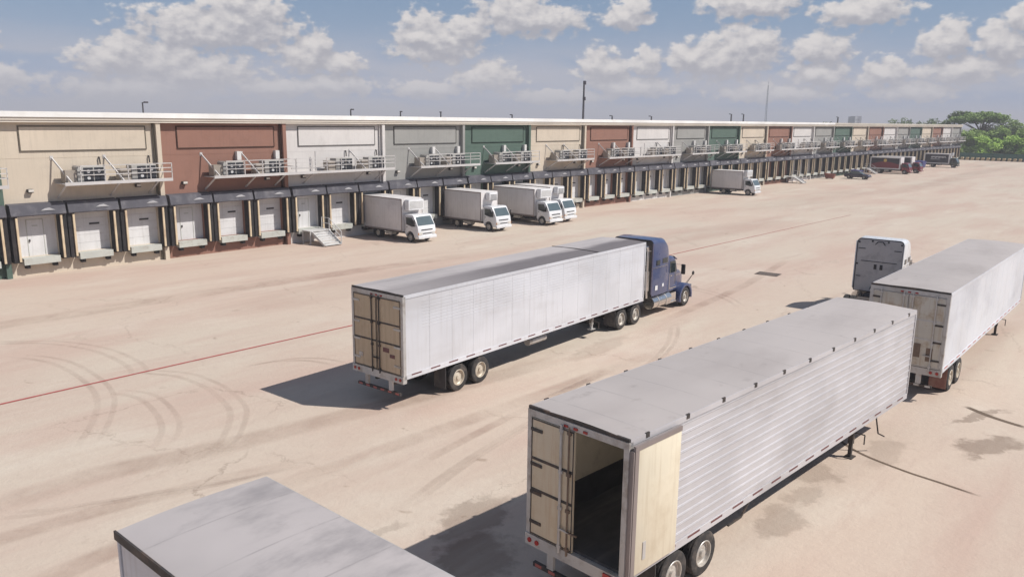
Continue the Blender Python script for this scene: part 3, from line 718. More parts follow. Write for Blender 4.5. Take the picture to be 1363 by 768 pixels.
        # right leaf folded right round against the side
        e = empty('open_door', (0, -h-.04, 0), 0); e.parent = o; tag(e, 'open right door folded back along the ribbed side')
        w_ = 1.62
        MB().box(.04, w_, -.075, -.03, z0, z1).build('door_leaf', 'door_inner', e, bevel=.01)
        MB().box(.0, .04, -.075, .04, z0, z1).box(.04, w_, -.09, -.03, z1+.001, z1+.10).box(.04, .16, -.088, -.076, z0, z1).build('seal', M['box_trim'], e)
        MB().box(.42, .52, -.09, -.0765, 1.52, 1.90).build('latch_slot', M['tr_frame'], e)
        # inside lining
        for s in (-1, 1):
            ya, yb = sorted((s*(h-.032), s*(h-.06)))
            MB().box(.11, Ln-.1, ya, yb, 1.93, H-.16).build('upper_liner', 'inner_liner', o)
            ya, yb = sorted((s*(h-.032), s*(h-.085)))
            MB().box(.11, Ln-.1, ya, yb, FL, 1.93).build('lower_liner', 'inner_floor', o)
        MB().box(.4, .52, -h+.1, h-.1, H-.22, H-.12).box(.11, .2, h-.16, h-.08, FL, H-.2).build('roof_bow', 'dark_steel', o)
        MB().box(-.09, -.061, -h+.2, -h+.45, FL-.28, FL-.1).build('tail_light', 'red_lens', sill)
    # underride guard
    gd = MB().box(-.02, .06, -1.1, 1.1, .50, .60).build('underride_guard', 'dark_steel', o)
    for y in (-.62, .62): MB().box(-.01, .06, y-.09, y+.09, .601, FL-.321).build('guard_post', 'tr_frame', gd)
    b = MB()
    for q in range(6): b.box(-.025, -.021, -1.05+q*.38, -1.05+q*.38+.18, .515, .585)
    b.build('reflective_tape', 'conspic_red' if style != 'plain' else 'tr_frame', gd)
    # chassis
    b = MB().box(.3, tand[1]+1.0, .42, .52, .72, ZB-.002).box(.3, tand[1]+1.0, -.52, -.42, .72, ZB-.002)
    for q in range(int(Ln/.61)): b.box(.4+q*.61, .45+q*.61, -h+.06, h-.06, ZB-.08, ZB+.0)
    b.box(Ln-2.6, Ln-.1, -.55, .55, ZB-.1, ZB-.001); b.build('chassis', 'dark_steel', o)
    for x in tand:
        MB().cyl((x, -.95, .52), (x, .95, .52), .065, n=8).build('axle', 'dark_steel', o)
        for s in (-1, 1):
            wheel(o, x, s*(h-.155), .52, side=s, rim=rim)
            wheel(o, x, s*(h-.475), .52, side=s, rim='hub')
    for s in (-1, 1):
        ya, yb = sorted((s*(h-.02), s*(h-.62))); MB().box(tand[0]-.72, tand[0]-.70, ya, yb, .22, ZB-.05).build('mud_flap', flap, o)
        MB().bar((tand[1]+1.0, s*.47, .9), (tand[1]+2.0, s*.47, ZB-.05), .05).build('brace', 'dark_steel', o)
    if legs_down is not None:
        for s in (-1, 1):
            zf = .0 if legs_down else .42
            lg = MB().box(leg-.07, leg+.07, s*.95-.07, s*.95+.07, .45+(zf*.5), ZB-.001).box(leg-.05, leg+.05, s*.95-.05, s*.95+.05, zf+.03, .6+zf*.5).box(leg-.17, leg+.17, s*.95-.13, s*.95+.13, zf, zf+.03).build('landing_leg', 'dark_steel' if style != 'smooth' else 'tr_frame', o)
            MB().bar((leg, s*.95, .75), (leg+.8, s*.5, ZB-.03), .05).bar((leg, s*.95, .75), (leg-.8, s*.95, ZB-.03), .045).build('leg_brace', 'dark_steel', lg)
        MB().bar((leg, -.95, .72), (leg, .95, .72), .05).bar((leg+.05, -.98, .8), (leg+.05, -1.32, .8), .03).bar((leg+.05, -1.32, .8), (leg+.05, -1.32, .5), .03).build('leg_crossbar', 'dark_steel', o)
    return o
T1P = (17.37, 21.31, 0); T1Y = .0419
T1 = trailer(T1P, T1Y, 16.55, 'long white box trailer with tan rear doors coupled to the blue tractor', 'smooth', 'tr_roof', 'tr_white', 'tr_door_tan', leg=12.35, legs_down=False)
MB().cyl((7.4, -.95, .86), (8.6, -.95, .86), .17, n=12).build('air_tank', 'tr_frame', T1)
T2 = trailer((12.17, 8.808, 0), -.0617, 15.5, 'ribbed grey white trailer in the foreground with its right rear door folded open', 'ribbed', 'tr_roof2', 'tr_rib', 'tr_door_cream', doors='open', W=2.58, tand=(1.85, 3.05), leg=11.98, lights=True, rim='rim_al')
MB().bar((12.9, -1.29, 1.14), (12.95, -1.38, .62), .04).bar((12.95, -1.38, .62), (13.15, -1.5, .5), .04).build('cable_hook', 'dark_steel', T2)
MB().bar((5.0, -1.28, 1.12), (4.6, -1.30, .86), .04).bar((4.6, -1.3, .86), (4.0, -1.30, .86), .04).build('hanger_rail', 'dark_steel', T2)
T3 = trailer((31.2, 7.735, 0), .0068, 16.15, 'scuffed white trailer with dirty steel rear doors beyond the nose of the ribbed trailer', 'plain', 'tr_roof2', 'tr_white2', 'tr_door_steel', W=2.7, tand=(1.9, 3.15), leg=12.7, flap='flap_red', tape='conspic_red', rim='rim')
T4 = trailer((5.44, -4.9, 0), R(90)+.0, 16.05, 'trailer cut off by the bottom left corner, only its grey roof and left side showing', 'flat', 'tr_roof3', 'tr_white', 'tr_door_cream', W=2.42, tand=(1.9, 3.15), leg=12.6)
MB().box(.0, 16.05, 1.235, 1.265, 4.0, 4.135).build('roof_edge_strip', 'dark_steel', T4)

# ------------------------------------------------------------------ conventional tractor units
def arch(x, z, r, n=9, a0=180, a1=0): return [(x+r*math.cos(R(a0+(a1-a0)*i/(n-1))), z+r*math.sin(R(a0+(a1-a0)*i/(n-1)))) for i in range(n)]
def tractor(loc, rz, label, pm, pm2, backm, high=4.12, fairing=True, sleeper_x=3.05):
    # origin: ground under the rear end of the frame; x forward
    o = empty('tractor_unit', loc, rz); tag(o, label, 'truck')
    SX = sleeper_x
    MB().box(0, 8.0, .36, .46, .72, .98).box(0, 8.0, -.46, -.36, .72, .98).box(.9, 1.6, -.45, .45, .98, 1.09).build('chassis', 'dark_steel', o)
    MB().lathe([(.0, 0)], (0,0,0), 3)
    for x in (.55, 1.92):
        MB().cyl((x, -.95, .52), (x, .95, .52), .08, n=8).build('axle', 'dark_steel', o)
        for s in (-1, 1):
            wheel(o, x, s*1.10, .52, side=s, rim='rim_al'); wheel(o, x, s*.78, .52, side=s, rim='hub')
    for s in (-1, 1): wheel(o, 7.4, s*1.06, .52, w=.30, side=s, rim='rim_al')
    for s in (-1, 1):
        b = MB(); a = arch(2.0-1.37/2-.01, .52, .62)
        ya, yb = sorted((s*.62, s*1.24)); MB().box(-.06, -.04, ya, yb, .25, 1.05).build('mud_flap', 'flap', o)
    # sleeper and roof fairing
    secs = [(SX, 2.36, 1.12, high-.04, .22), (SX+.7, 2.40, 1.12, high, .26), (SX+1.25, 2.40, 1.12, high-.06, .30), (SX+1.62, 2.34, 1.12, high-.30, .34), (SX+1.85, 2.24, 1.12, high-.78, .34), (SX+1.95, 2.18, 1.12, high-1.05, .3)]
    sb = MB().loft(secs).build('sleeper', pm, o)
    # back wall
    bw = MB().loft([(SX-.03, 2.26, 1.14, high-.10, .20), (SX-.001, 2.26, 1.14, high-.10, .20)]).build('sleeper_back', backm, o)
    MB().loft([(SX-.018, 2.34, 1.10, high-.055, .23), (SX-.0005, 2.34, 1.10, high-.055, .23)]).build('back_seal', 'dark_steel', bw)
    MB().box(SX-.05, SX-.031, -.22, -.08, 2.35, 2.62).box(SX-.05, SX-.031, .08, .22, 2.35, 2.62).build('vent', 'trim_dark', bw)
    MB().bar((SX-.04, -.25, high-.35), (SX-.04, -.12, high-.18), .04).bar((SX-.04, .25, high-.35), (SX-.04, .12, high-.18), .04).bar((SX-.04, -.12, high-.18), (SX-.04, .12, high-.18), .04).box(SX-.05, SX-.031, -1.08, -.72, high-.62, high-.58).box(SX-.05, SX-.031, .72, 1.08, high-.62, high-.58).box(SX-.05, SX-.031, .85, 1.08, 1.9, 1.94).box(SX-.06, SX-.031, -.9, .9, 2.75, 2.78).build('trim_lines', 'sleeper_back' if backm != 'sleeper_back' else 'fan_dark', bw)
    b = MB()
    for y, z in ((-1.06, high-.25), (1.06, high-.25), (-.4, high-.16), (.4, high-.16), (1.08, 2.6)): b.box(SX-.055, SX-.031, y-.045, y+.045, z-.06, z+.03)
    b.build('clamp', 'trim_dark', bw)
    # side extenders
    for s in (-1, 1):
        ya, yb = sorted((s*1.17, s*1.21)); e_ = MB().prism([(SX-.14, 1.3), (SX-.002, 1.2), (SX-.002, high-.2), (SX-.10, high-.22)], ya, yb).build('side_extender', pm2, o)
        # small sleeper windows
        yo = s*1.202; ya, yb = sorted((yo, yo+s*.012))
        MB().box(SX+.35, SX+.72, ya, yb, 2.72, 2.98).build('sleeper_window', 'glass', sb); MB().box(SX+1.0, SX+1.55, ya, yb, 2.76, 3.02).build('sleeper_window', 'glass', sb)
        MB().box(SX+.3, SX+.56, ya, yb, 1.42, 1.66).box(SX+1.05, SX+1.22, ya, yb, 1.52, 1.68).build('door_badge', M['paint_white'], sb)
        MB().box(SX+.02, SX+1.5, ya, yb, 2.60, 2.625).build('trim_strip', 'chrome', sb)
    # lower cab with doors and windscreen
    C0 = SX+1.952
    cab_ = MB().loft([(C0, 2.14, 1.05, 2.98, .16), (C0+.15, 2.14, 1.05, 3.02, .16), (C0+.62, 2.12, 1.05, 2.92, .18), (C0+.86, 2.08, 1.05, 2.78, .2), (C0+1.16, 2.0, 1.05, 2.12, .1), (C0+1.24, 1.98, 1.05, 2.02, .1)]).build('cab', pm, o)
    for s in (-1, 1):
        ya, yb = sorted((s*1.072, s*1.085))
        MB().add([(C0+.12, ya, 2.08), (C0+.92, ya, 2.08), (C0+.72, ya, 2.68), (C0+.14, ya, 2.70), (C0+.12, yb, 2.08), (C0+.92, yb, 2.08), (C0+.72, yb, 2.68), (C0+.14, yb, 2.70)], [(0,1,2,3),(7,6,5,4),(0,4,5,1),(1,5,6,2),(2,6,7,3),(3,7,4,0)]).build('side_window', 'glass', cab_)
        MB().box(C0+.12, C0+.16, ya, yb, 1.2, 2.05).box(C0+.12, C0+.95, ya, yb, 1.2, 1.24).box(C0+.25, C0+.40, ya, yb, 1.88, 1.93).build('door_trim', 'chrome', cab_)
        mr = MB().box(C0+1.02, C0+1.14, *sorted((s*1.28, s*1.50)), 1.92, 2.46).build('mirror', 'black', cab_, bevel=.03)
        MB().bar((C0+.95, s*1.03, 2.45), (C0+1.08, s*1.30, 2.42), .03).bar((C0+.95, s*1.03, 1.85), (C0+1.08, s*1.30, 1.96), .03).build('mirror_arm', 'chrome', mr)
    # windscreen panes
    MB().add([(C0+.895, -.92, 2.70), (C0+.895, .92, 2.70), (C0+1.165, .95, 2.14), (C0+1.165, -.95, 2.14)], [(0,1,2,3)]).build('windscreen', 'glass_pale', cab_, loc=(.02, 0, .012))
    MB().loft([(C0+.78, 1.96, 2.84, 2.9, .03), (C0+1.22, 1.86, 2.66, 2.72, .03)]).build('sun_visor', 'blue2' if pm == 'blue' else pm, cab_)
    # hood with flared wings
    H0 = C0+1.22
    hd = MB().loft([(H0, 1.84, 1.0, 2.08, .16), (H0+.5, 1.70, .95, 2.02, .22), (H0+1.0, 1.44, .92, 1.92, .26), (H0+1.28, 1.24, .9, 1.80, .28), (H0+1.36, 1.1, .95, 1.62, .25)]).build('hood', pm2 if pm == 'blue' else pm, o)
    gx = H0+1.365; b = MB().box(gx, gx+.03, -.46, .46, .98, 1.60)
    b.build('grille', 'chrome', hd)
    for s in (-1, 1):
        # wing: arch-shaped prism over the steer tyre
        pts = arch(7.4, .52, .60, 11, 200, -10); outer = arch(7.4, .52, .76, 11, -12, 196)
        ya, yb = sorted((s*.62, s*1.24)); wg = MB().prism(pts+outer, ya, yb).build('wing', pm, o, bevel=.03)
        MB().box(7.98, 8.14, *sorted((s*.80, s*1.20)), .82, 1.12).build('headlight', 'chrome', wg, bevel=.03)
        MB().box(8.141, 8.15, *sorted((s*.84, s*1.16)), .88, 1.06).build('lens', 'lamp_glass', wg)
        MB().cyl((7.7, s*1.10, 1.22), (7.98, s*1.30, 1.72), .014, n=6).cyl((7.5, s*1.12, 1.25), (7.98, s*1.30, 1.72), .012, n=6).lathe([(.001, -.03), (.10, -.03), (.12, 0), (.10, .03), (.001, .03)], (8.0, s*1.30, 1.78), 12).build('hood_mirror', 'black', wg)
    MB().loft([(8.02, 2.38, .38, .72, .08), (8.18, 2.36, .38, .72, .08), (8.30, 2.1, .42, .70, .08)]).build('bumper', pm if pm == 'blue' else 'chrome', o)
    MB().box(8.301, 8.31, -.26, .26, .48, .62).build('number_plate', 'paint_white', o)
    # fuel tanks and steps, stacks
    for s in (-1, 1):
        tk = MB().cyl((SX+.15, s*.95, .74), (SX+2.1, s*.95, .74), .33, n=20).build('fuel_tank', 'chrome', o)
        b = MB(); [b.cyl((x, s*.95, .74), (x+.05, s*.95, .74), .342, n=20) for x in (SX+.7, SX+1.5)]; b.build('tank_strap', 'tr_frame', tk)
        MB().box(5.15, 6.3, *sorted((s*.9, s*1.2)), .45, .52).box(5.75, 6.35, *sorted((s*.8, s*1.14)), .521, .96).build('step', 'chrome', o)
        if pm != 'blue': continue
        st = MB().cyl((SX-.34, s*1.06, 1.1), (SX-.34, s*1.06, high-.55), .065, n=10).cyl((SX-.34, s*1.06, high-.56), (SX-.42, s*1.06, high-.32), .065, n=10).build('exhaust_stack', 'chrome', o)
        MB().cyl((SX-.34, s*1.06, 1.5), (SX-.34, s*1.06, 2.5), .11, n=12).build('heat_shield', 'chrome', st)
    MB().bar((SX-.3, -.3, 1.6), (SX-.9, -.2, 1.45), .04).bar((SX-.3, .1, 1.7), (SX-.95, .1, 1.4), .04).box(SX-.9, SX-.03, -.45, .45, .985, 1.04).build('air_lines', 'fan_dark', o)
    return o
ca, sa = math.cos(T1Y), math.sin(T1Y)
a_ = 14.05
tractor((T1P[0]+a_*ca, T1P[1]+a_*sa, 0), T1Y, 'dark blue long nosed tractor unit with tall sleeper pulling the white trailer', 'blue', 'blue2', 'dark_steel', 4.10, sleeper_x=3.55)
tractor((41.45, 12.6, 0), .05, 'white tractor unit seen from behind its tall grey backed sleeper, beyond the foreground trailers', 'paint_white', 'paint_white', 'sleeper_back', 4.03, sleeper_x=3.15)

# ------------------------------------------------------------------ cab-over box trucks
def box_truck(loc, rz, label, boxm='box_white', cabm='paint_white', Lb=5.15, Wb=2.25, zt=3.52, zb=.92, reefer='big', graphic=None, group='white box trucks backed up to the dock'):
    # origin under the tail of the box, x forward
    o = empty('box_truck', loc, rz); tag(o, label, 'truck', group)
    h = Wb/2
    bd = MB().box(0, Lb, -h, h, zb, zt).build('cargo_box', boxm, o, bevel=.03)
    b = MB()
    for s in (-1, 1):
        y0, y1 = sorted((s*(h+.001), s*(h+.025)))
        b.box(-.02, Lb+.02, y0, y1, zt-.09, zt+.0).box(-.02, Lb+.02, y0, y1, zb-.02, zb+.09).box(-.02, .07, y0, y1, zb+.09, zt-.09).box(Lb-.07, Lb+.02, y0, y1, zb+.09, zt-.09)
    b.box(-.03, -.001, -h, h, zb, zb+.1).box(-.03, -.001, -h, -h+.08, zb+.1, zt).box(-.03, -.001, h-.08, h, zb+.1, zt); b.build('box_trim', 'box_trim' if graphic is None else 'duct', bd)
    if graphic:
        for s in (-1, 1):
            y0, y1 = sorted((s*(h+.001), s*(h+.012)))
            MB().box(.0, Lb, y0, y1-.004 if s > 0 else y1, zb+.09, zb+.22).box(.0, Lb, y0, y1, zt-.22, zt-.09).box(.07, .24, y0, y1, zb+.22, zt-.22).box(Lb-.24, Lb-.07, y0, y1, zb+.22, zt-.22).build('white_border', 'paint_white', bd)
            g_ = MB().box(.241, Lb-.241, y0, y1, zb+.221, zt-.221).build('side_graphic', 'graphic_black', bd)
            y2, y3 = sorted((s*(h+.013), s*(h+.018)))
            if graphic == 'maroon':
                MB().add([(.25,y2,zb+.23),(Lb-.25,y2,zb+.23),(Lb-.25,y2,zb+1.0),(Lb*.62,y2,zb+1.5),(Lb*.38,y2,zb+1.5),(.25,y2,zb+1.0),(.25,y3,zb+.23),(Lb-.25,y3,zb+.23),(Lb-.25,y3,zb+1.0),(Lb*.62,y3,zb+1.5),(Lb*.38,y3,zb+1.5),(.25,y3,zb+1.0)],
                         [(0,1,2,3,4,5),(11,10,9,8,7,6)]+[(i, (i+1) % 6, 6+(i+1) % 6, 6+i) for i in range(6)]).build('graphic_field', 'graphic_red', g_)
                MB().cyl((Lb*.5, s*(h+.018), zb+1.75), (Lb*.5, s*(h+.026), zb+1.75), .34, n=16).build('emblem', 'graphic_yellow', g_)
            else:
                b = MB()
                for q in range(26):   # flowing script strokes
                    u = q/26; x0_ = Lb-.9-u*3.3 if s < 0 else .9+u*3.3; zz = zb+1.5+.30*abs(math.sin(q*1.9))*(1 if q % 5 else 1.5)
                    b.bar((x0_, s*(h+.02), zb+1.42+.08*math.sin(q)), (x0_+.13, s*(h+.02), zz), .012, .13)
                for q in range(12): x0_ = 1.5+q*.17; b.bar((x0_, s*(h+.02), zb+.98), (x0_+.10, s*(h+.02), zb+1.14), .012, .09)
                b.build('script_lettering', 'paint_white', g_)
    # chassis
    MB().box(.1, Lb+1.5, -.42, -.34, .55, .78).box(.1, Lb+1.5, .34, .42, .55, .78).box(.0, Lb, -h+.05, h-.05, zb-.12, zb-.002).box(-.05, .05, -.95, .95, .42, .54).build('chassis', 'dark_steel', o)
    MB().box(2.9, 3.7, -1.0, -.5, .42, .76).build('fuel_tank', 'rim_al', o)
    MB().box(3.0, 3.6, .55, 1.0, .42, .76).build('battery_box', 'dark_steel', o)
    xr = 1.95; xf = Lb+.82; r = .40
    for s in (-1, 1):
        wheel(o, xr, s*.93, r, r, .22, s, 'rim'); wheel(o, xr, s*.68, r, r, .22, s, 'hub'); wheel(o, xf, s*.86, r, r, .22, s, 'rim_al')
        MB().box(xr-.62, xr-.60, *sorted((s*.6, s*1.05)), .2, .78).build('mud_flap', 'flap', o)
    MB().cyl((xr, -.9, r), (xr, .9, r), .06, n=8).cyl((xf, -.8, r), (xf, .8, r), .05, n=8).build('axle', 'dark_steel', o)
    # cab: side profile with wheel arch
    C = Lb+.16; W2 = .98
    prof = [(C, .62), (C, 2.16), (C+.08, 2.24), (C+.95, 2.26), (C+1.12, 2.18), (C+1.58, 1.36), (C+1.66, .98), (C+1.68, .42), (C+1.25, .42)] + arch(xf, .40, .50, 9, 2, 178) + [(C+.10, .60)]
    cb = MB().prism(prof, -W2, W2).build('cab', cabm, o, bevel=.035)
    for s in (-1, 1):
        y0, y1 = sorted((s*(W2+.002), s*(W2+.012)))
        wn = [(C+.22, 1.45), (C+.20, 2.02), (C+.92, 2.05), (C+1.30, 1.34), (C+.9, 1.30)]
        MB().prism(wn, y0, y1).build('side_window', 'glass', cb)
        MB().box(C+.14, C+.155, y0, y1, .95, 2.1).box(C+.22, C+.36, y0, y1, 1.22, 1.27).build('door_gap', 'trim_dark', cb)
        mi = MB().box(C+1.36, C+1.42, *sorted((s*1.10, s*1.28)), 1.50, 1.88).build('mirror', 'black', cb, bevel=.02)
        MB().bar((C+1.22, s*.97, 1.98), (C+1.39, s*1.16, 1.90), .025).bar((C+1.4, s*.97, 1.4), (C+1.39, s*1.16, 1.5), .025).build('mirror_arm', 'black', mi)
        MB().box(C+1.682, C+1.70, *sorted((s*.58, s*.92)), .66, .86).build('headlight', 'lamp_glass', cb)
        MB().box(C+1.66, C+1.69, *sorted((s*.93, s*.975)), .66, .86).build('indicator', 'amber', cb)
    d = Vector((.46, 0, -.82)).normalized(); n_ = Vector((.82, 0, .46)).normalized()
    P0 = Vector((C+1.12, 0, 2.18)); q = lambda s_, y: tuple(P0 + d*s_ + n_*.012 + Vector((0, y, 0)))
    MB().add([q(.09, -.82), q(.09, .82), q(.88, .90), q(.88, -.90)], [(0,1,2,3)]).build('windscreen', 'glass_pale', cb)
    MB().box(C+1.64, C+1.675, -.62, .62, 1.02, 1.10).box(C+1.685, C+1.70, -.5, .5, .74, .80).build('grille', 'black', cb)
    MB().box(C+1.60, C+1.76, -1.0, 1.0, .34, .58).build('bumper', cabm, o, bevel=.03)
    MB().box(C+1.765, C+1.775, -.24, .24, .40, .52).build('number_plate', 'paint_white', o)
    # refrigeration unit on the front bulkhead
    if reefer:
        w = {'big': 1.7, 'small': 1.1}[reefer]
        ru = MB().box(Lb+.031, Lb+.55, -w/2, w/2, 2.55 if reefer == 'big' else 2.75, 3.44).build('refrigeration_unit', 'paint_white', o, bevel=.06)
        b = MB()
        for k in range(6): b.box(Lb+.551, Lb+.56, -w/2+.12, w/2-.12, 2.72+k*.1, 2.76+k*.1)
        b.build('louvres', 'unit_grey' if reefer == 'big' else 'black', ru)
    return o
YD = Y0-.15
TR = R(-90)
box_truck((44.55, YD-.05, 0), TR, 'nearest white refrigerated box truck, backed to the dock right of the stairs', reefer='big', zt=3.50, zb=.80)
box_truck((54.1, YD-.05, 0), TR-.01, 'second white box truck from the stairs, with small black fronted cooler unit', reefer='small', zt=3.48, zb=.82)
box_truck((61.0, YD-.15, 0), TR-.01, 'third white box truck, parked tight against another one', reefer='big', zt=3.42, zb=.82, Lb=5.7, Wb=2.3)
box_truck((64.0, YD-.1, 0), TR, 'white box truck mostly hidden behind its close neighbour, only cab front showing', reefer='small', zt=3.42, zb=.82, Lb=5.2)
box_truck((106.9, YD-.9, 0), TR, 'lone white box truck parked by itself farther along the dock', reefer='big', zt=3.30, zb=.80, Lb=4.75, Wb=2.2)
box_truck((177.9, YD-.6, 0), TR, 'maroon and black delivery truck with round yellow emblem on its side', 'box_white', 'red_paint', Lb=6.0, Wb=2.35, zt=3.35, zb=.9, reefer=None, graphic='maroon', group='delivery trucks at the far end')
box_truck((183.6, YD-.6, 0), TR, 'second dark red delivery truck just behind the maroon one', 'box_white', 'red_paint', Lb=6.6, Wb=2.35, zt=3.35, zb=.9, reefer=None, graphic='maroon', group='delivery trucks at the far end')
box_truck((215.2, YD-1.6, 0), TR, 'black delivery truck with white script lettering at the far end of the dock', 'box_white', 'green_black', Lb=5.6, Wb=2.35, zt=3.25, zb=.85, reefer='small', graphic='script', group='delivery trucks at the far end')

# saloon car
def saloon(loc, rz, label, pm):
    o = empty('saloon_car', loc, rz); tag(o, label, 'car')
    prof = [(-2.2,.45),(-2.25,.75),(-2.1,.92),(-1.5,.98),(1.0,.95),(2.0,.82),(2.22,.62),(2.2,.35)] + [(1.95,.3)] + arch(1.35,.33,.38,7,0,180) + arch(-1.35,.33,.38,7,0,180) + [(-2.0,.32)]
    bd = MB().prism(prof, -.88, .88).build('body', pm, o, bevel=.05)
    MB().loft([(-1.55,1.45,.96,1.0,.02),(-1.0,1.36,.96,1.40,.12),(-.2,1.36,.96,1.45,.12),(.35,1.36,.96,1.42,.12),(1.05,1.5,.95,1.0,.02)]).build('cabin_glass', 'glass_pale', o)
    MB().loft([(-1.0,1.22,1.405,1.44,.02),(-.2,1.24,1.45,1.475,.02),(.3,1.22,1.425,1.45,.02)]).build('roof', pm, o)
    for x in (-1.35, 1.35):
        for s in (-1, 1): wheel(o, x, s*.80, .33, .33, .2, s, 'rim_al')
    for s in (-1, 1):
        MB().box(2.14, 2.2, *sorted((s*.5, s*.8)), .58, .72).build('headlight', 'lamp_glass', bd)
        MB().box(-2.27, -2.2, *sorted((s*.5, s*.8)), .68, .82).build('tail_light', 'red_lens', bd)
    return o
saloon((154.2, 49.4, 0), TR, 'dark navy saloon car parked alone before the far stairs', 'navy')
# blue skip bins and small dockside gear
def skip_bin(loc, label, mt, L_=2.2, H_=1.3, cat='bin', g=None):
    o = empty('skip_bin', loc); tag(o, label, cat, g)
    MB().prismx([(-.8,.12),(.6,.12),(.8,H_),(-1.0,H_-.15)], -L_/2, L_/2).build('tub', mt, o, bevel=.02)
    MB().box(-L_/2-.04, L_/2+.04, -1.06, -.98, H_-.25, H_-.15).box(-L_/2-.04, L_/2+.04, .78, .86, H_-.08, H_).build('rim', mt, o)
    b = MB(); [b.box(x-.06, x+.06, y-.06, y+.06, 0, .119) for x in (-L_/2+.15, L_/2-.15) for y in (-.6, .45)]; b.build('castor', 'black', o)
    return o
skip_bin((201.0, 52.3, 0), 'blue skip bin nearest the dark red delivery trucks', 'bin_blue', 3.2, 1.7, g='blue skip bins by the dock')
skip_bin((206.5, 52.3, 0), 'blue skip bin beside the black delivery truck', 'bin_blue', 3.2, 1.7, g='blue skip bins by the dock')
skip_bin((163.2, 52.6, 0), 'small dark blue bin tucked beside the far stairs', 'bin_blue', 2.0, 1.2)
skip_bin((150.3, 53.2, 0), 'small rusty red bin against the dock behind the dark saloon car', 'orange', .8, 1.0)

# ------------------------------------------------------------------ masts, poles and the skyline
def at(azd, dist): return (dist*math.sin(R(azd)), dist*math.cos(R(azd)))
x, y = at(53.88, 150); zt = CAMZ+150*math.tan(R(2.6))
o = empty('floodlight_mast', (x, y, 0), .6); tag(o, 'tall dark floodlight mast rising behind the warehouse roof', 'mast')
MB().cyl((0,0,0), (0,0,zt), .26, .16, n=10).build('pole', 'pole', o)
for z, w in ((zt-.1, 1.0), (zt-2.9, 1.0)):
    MB().bar((-w,0,z), (w,0,z), .12).build('crossarm', 'pole', o)
    for s in (-.8, .8): MB().box(s-.28, s+.28, -.35, .15, z-.3, z+.3).build('floodlight', 'pole', o, bevel=.04)
x, y = at(66.2, 420); zt = CAMZ+420*math.tan(R(2.44))
o = empty('radio_mast', (x, y, 0)); tag(o, 'thin pale lattice radio mast far beyond the warehouse', 'mast')
b = MB()
for k in range(3):
    a = 2*PI*k/3; b.cyl((.6*math.cos(a), .6*math.sin(a), 0), (.25*math.cos(a), .25*math.sin(a), zt), .07, n=5)
for k in range(24):
    z = k*zt/24; r_ = .6-.35*k/24; P_ = [(r_*math.cos(2*PI*q/3), r_*math.sin(2*PI*q/3)) for q in range(3)]
    for q in range(3): b.bar((*P_[q], z), (*P_[(q+1) % 3], z+zt/24), .05)
b.build('lattice', 'mast', o); MB().cyl((0,0,zt), (0,0,zt+2), .06, n=6).build('tip', 'mast', o)
# light poles in the car park behind
LP = [(24.57, .80, 'leftmost'), (37.71, .55, 'second'), (41.1, .45, 'third'), (43.9, .45, 'fourth'), (48.9, .33, 'fifth'), (55.9, .35, 'sixth'), (58.6, .35, 'seventh'), (63.95, .55, 'eighth'), (64.75, .55, 'ninth'), (70.7, .42, 'rightmost')]
proto = None
for k, (a, e, w) in enumerate(LP):
    dist = 118/max(.28, math.cos(R(a))) ; dist = min(dist, 330); x, y = at(a, dist); zt = CAMZ+dist*math.tan(R(e))
    o = empty('light_pole', (x, y, 0), .3*k); tag(o, '%s of the short dark light poles poking above the warehouse roof' % w, 'light pole', 'light poles behind the warehouse')
    MB().cyl((0,0,0), (0,0,zt), .14*dist/150, .12*dist/150, n=8).build('pole', 'pole', o)
    MB().bar((0,0,zt-.1), (.35,0,zt), .12).box(.25, .75, -.2, .2, zt-.1, zt+.12).build('lamp_head', 'pole', o)
x, y = at(71.72, 900)
o = empty('office_block', (x, y, 0), -.3); tag(o, 'distant grey office block on the horizon beyond the far bays', 'building')
for (x0, x1, mt, zz) in ((-5.2, -1.5, 'tower_a', 17.2), (-1.49, 5.2, 'tower_b', 17.6)):
    wl = MB().box(x0, x1, -4, 4, 0, zz).build('wall', mt, o)
    b = MB()
    for f in range(4):
        for q in range(2): b.box(x0+.5+q*1.6, x0+1.5+q*1.6, -4.05, -4.001, 3+f*3.4, 4.8+f*3.4)
    b.build('window', 'fan_dark' if mt == 'tower_b' else 'tower_b', wl)

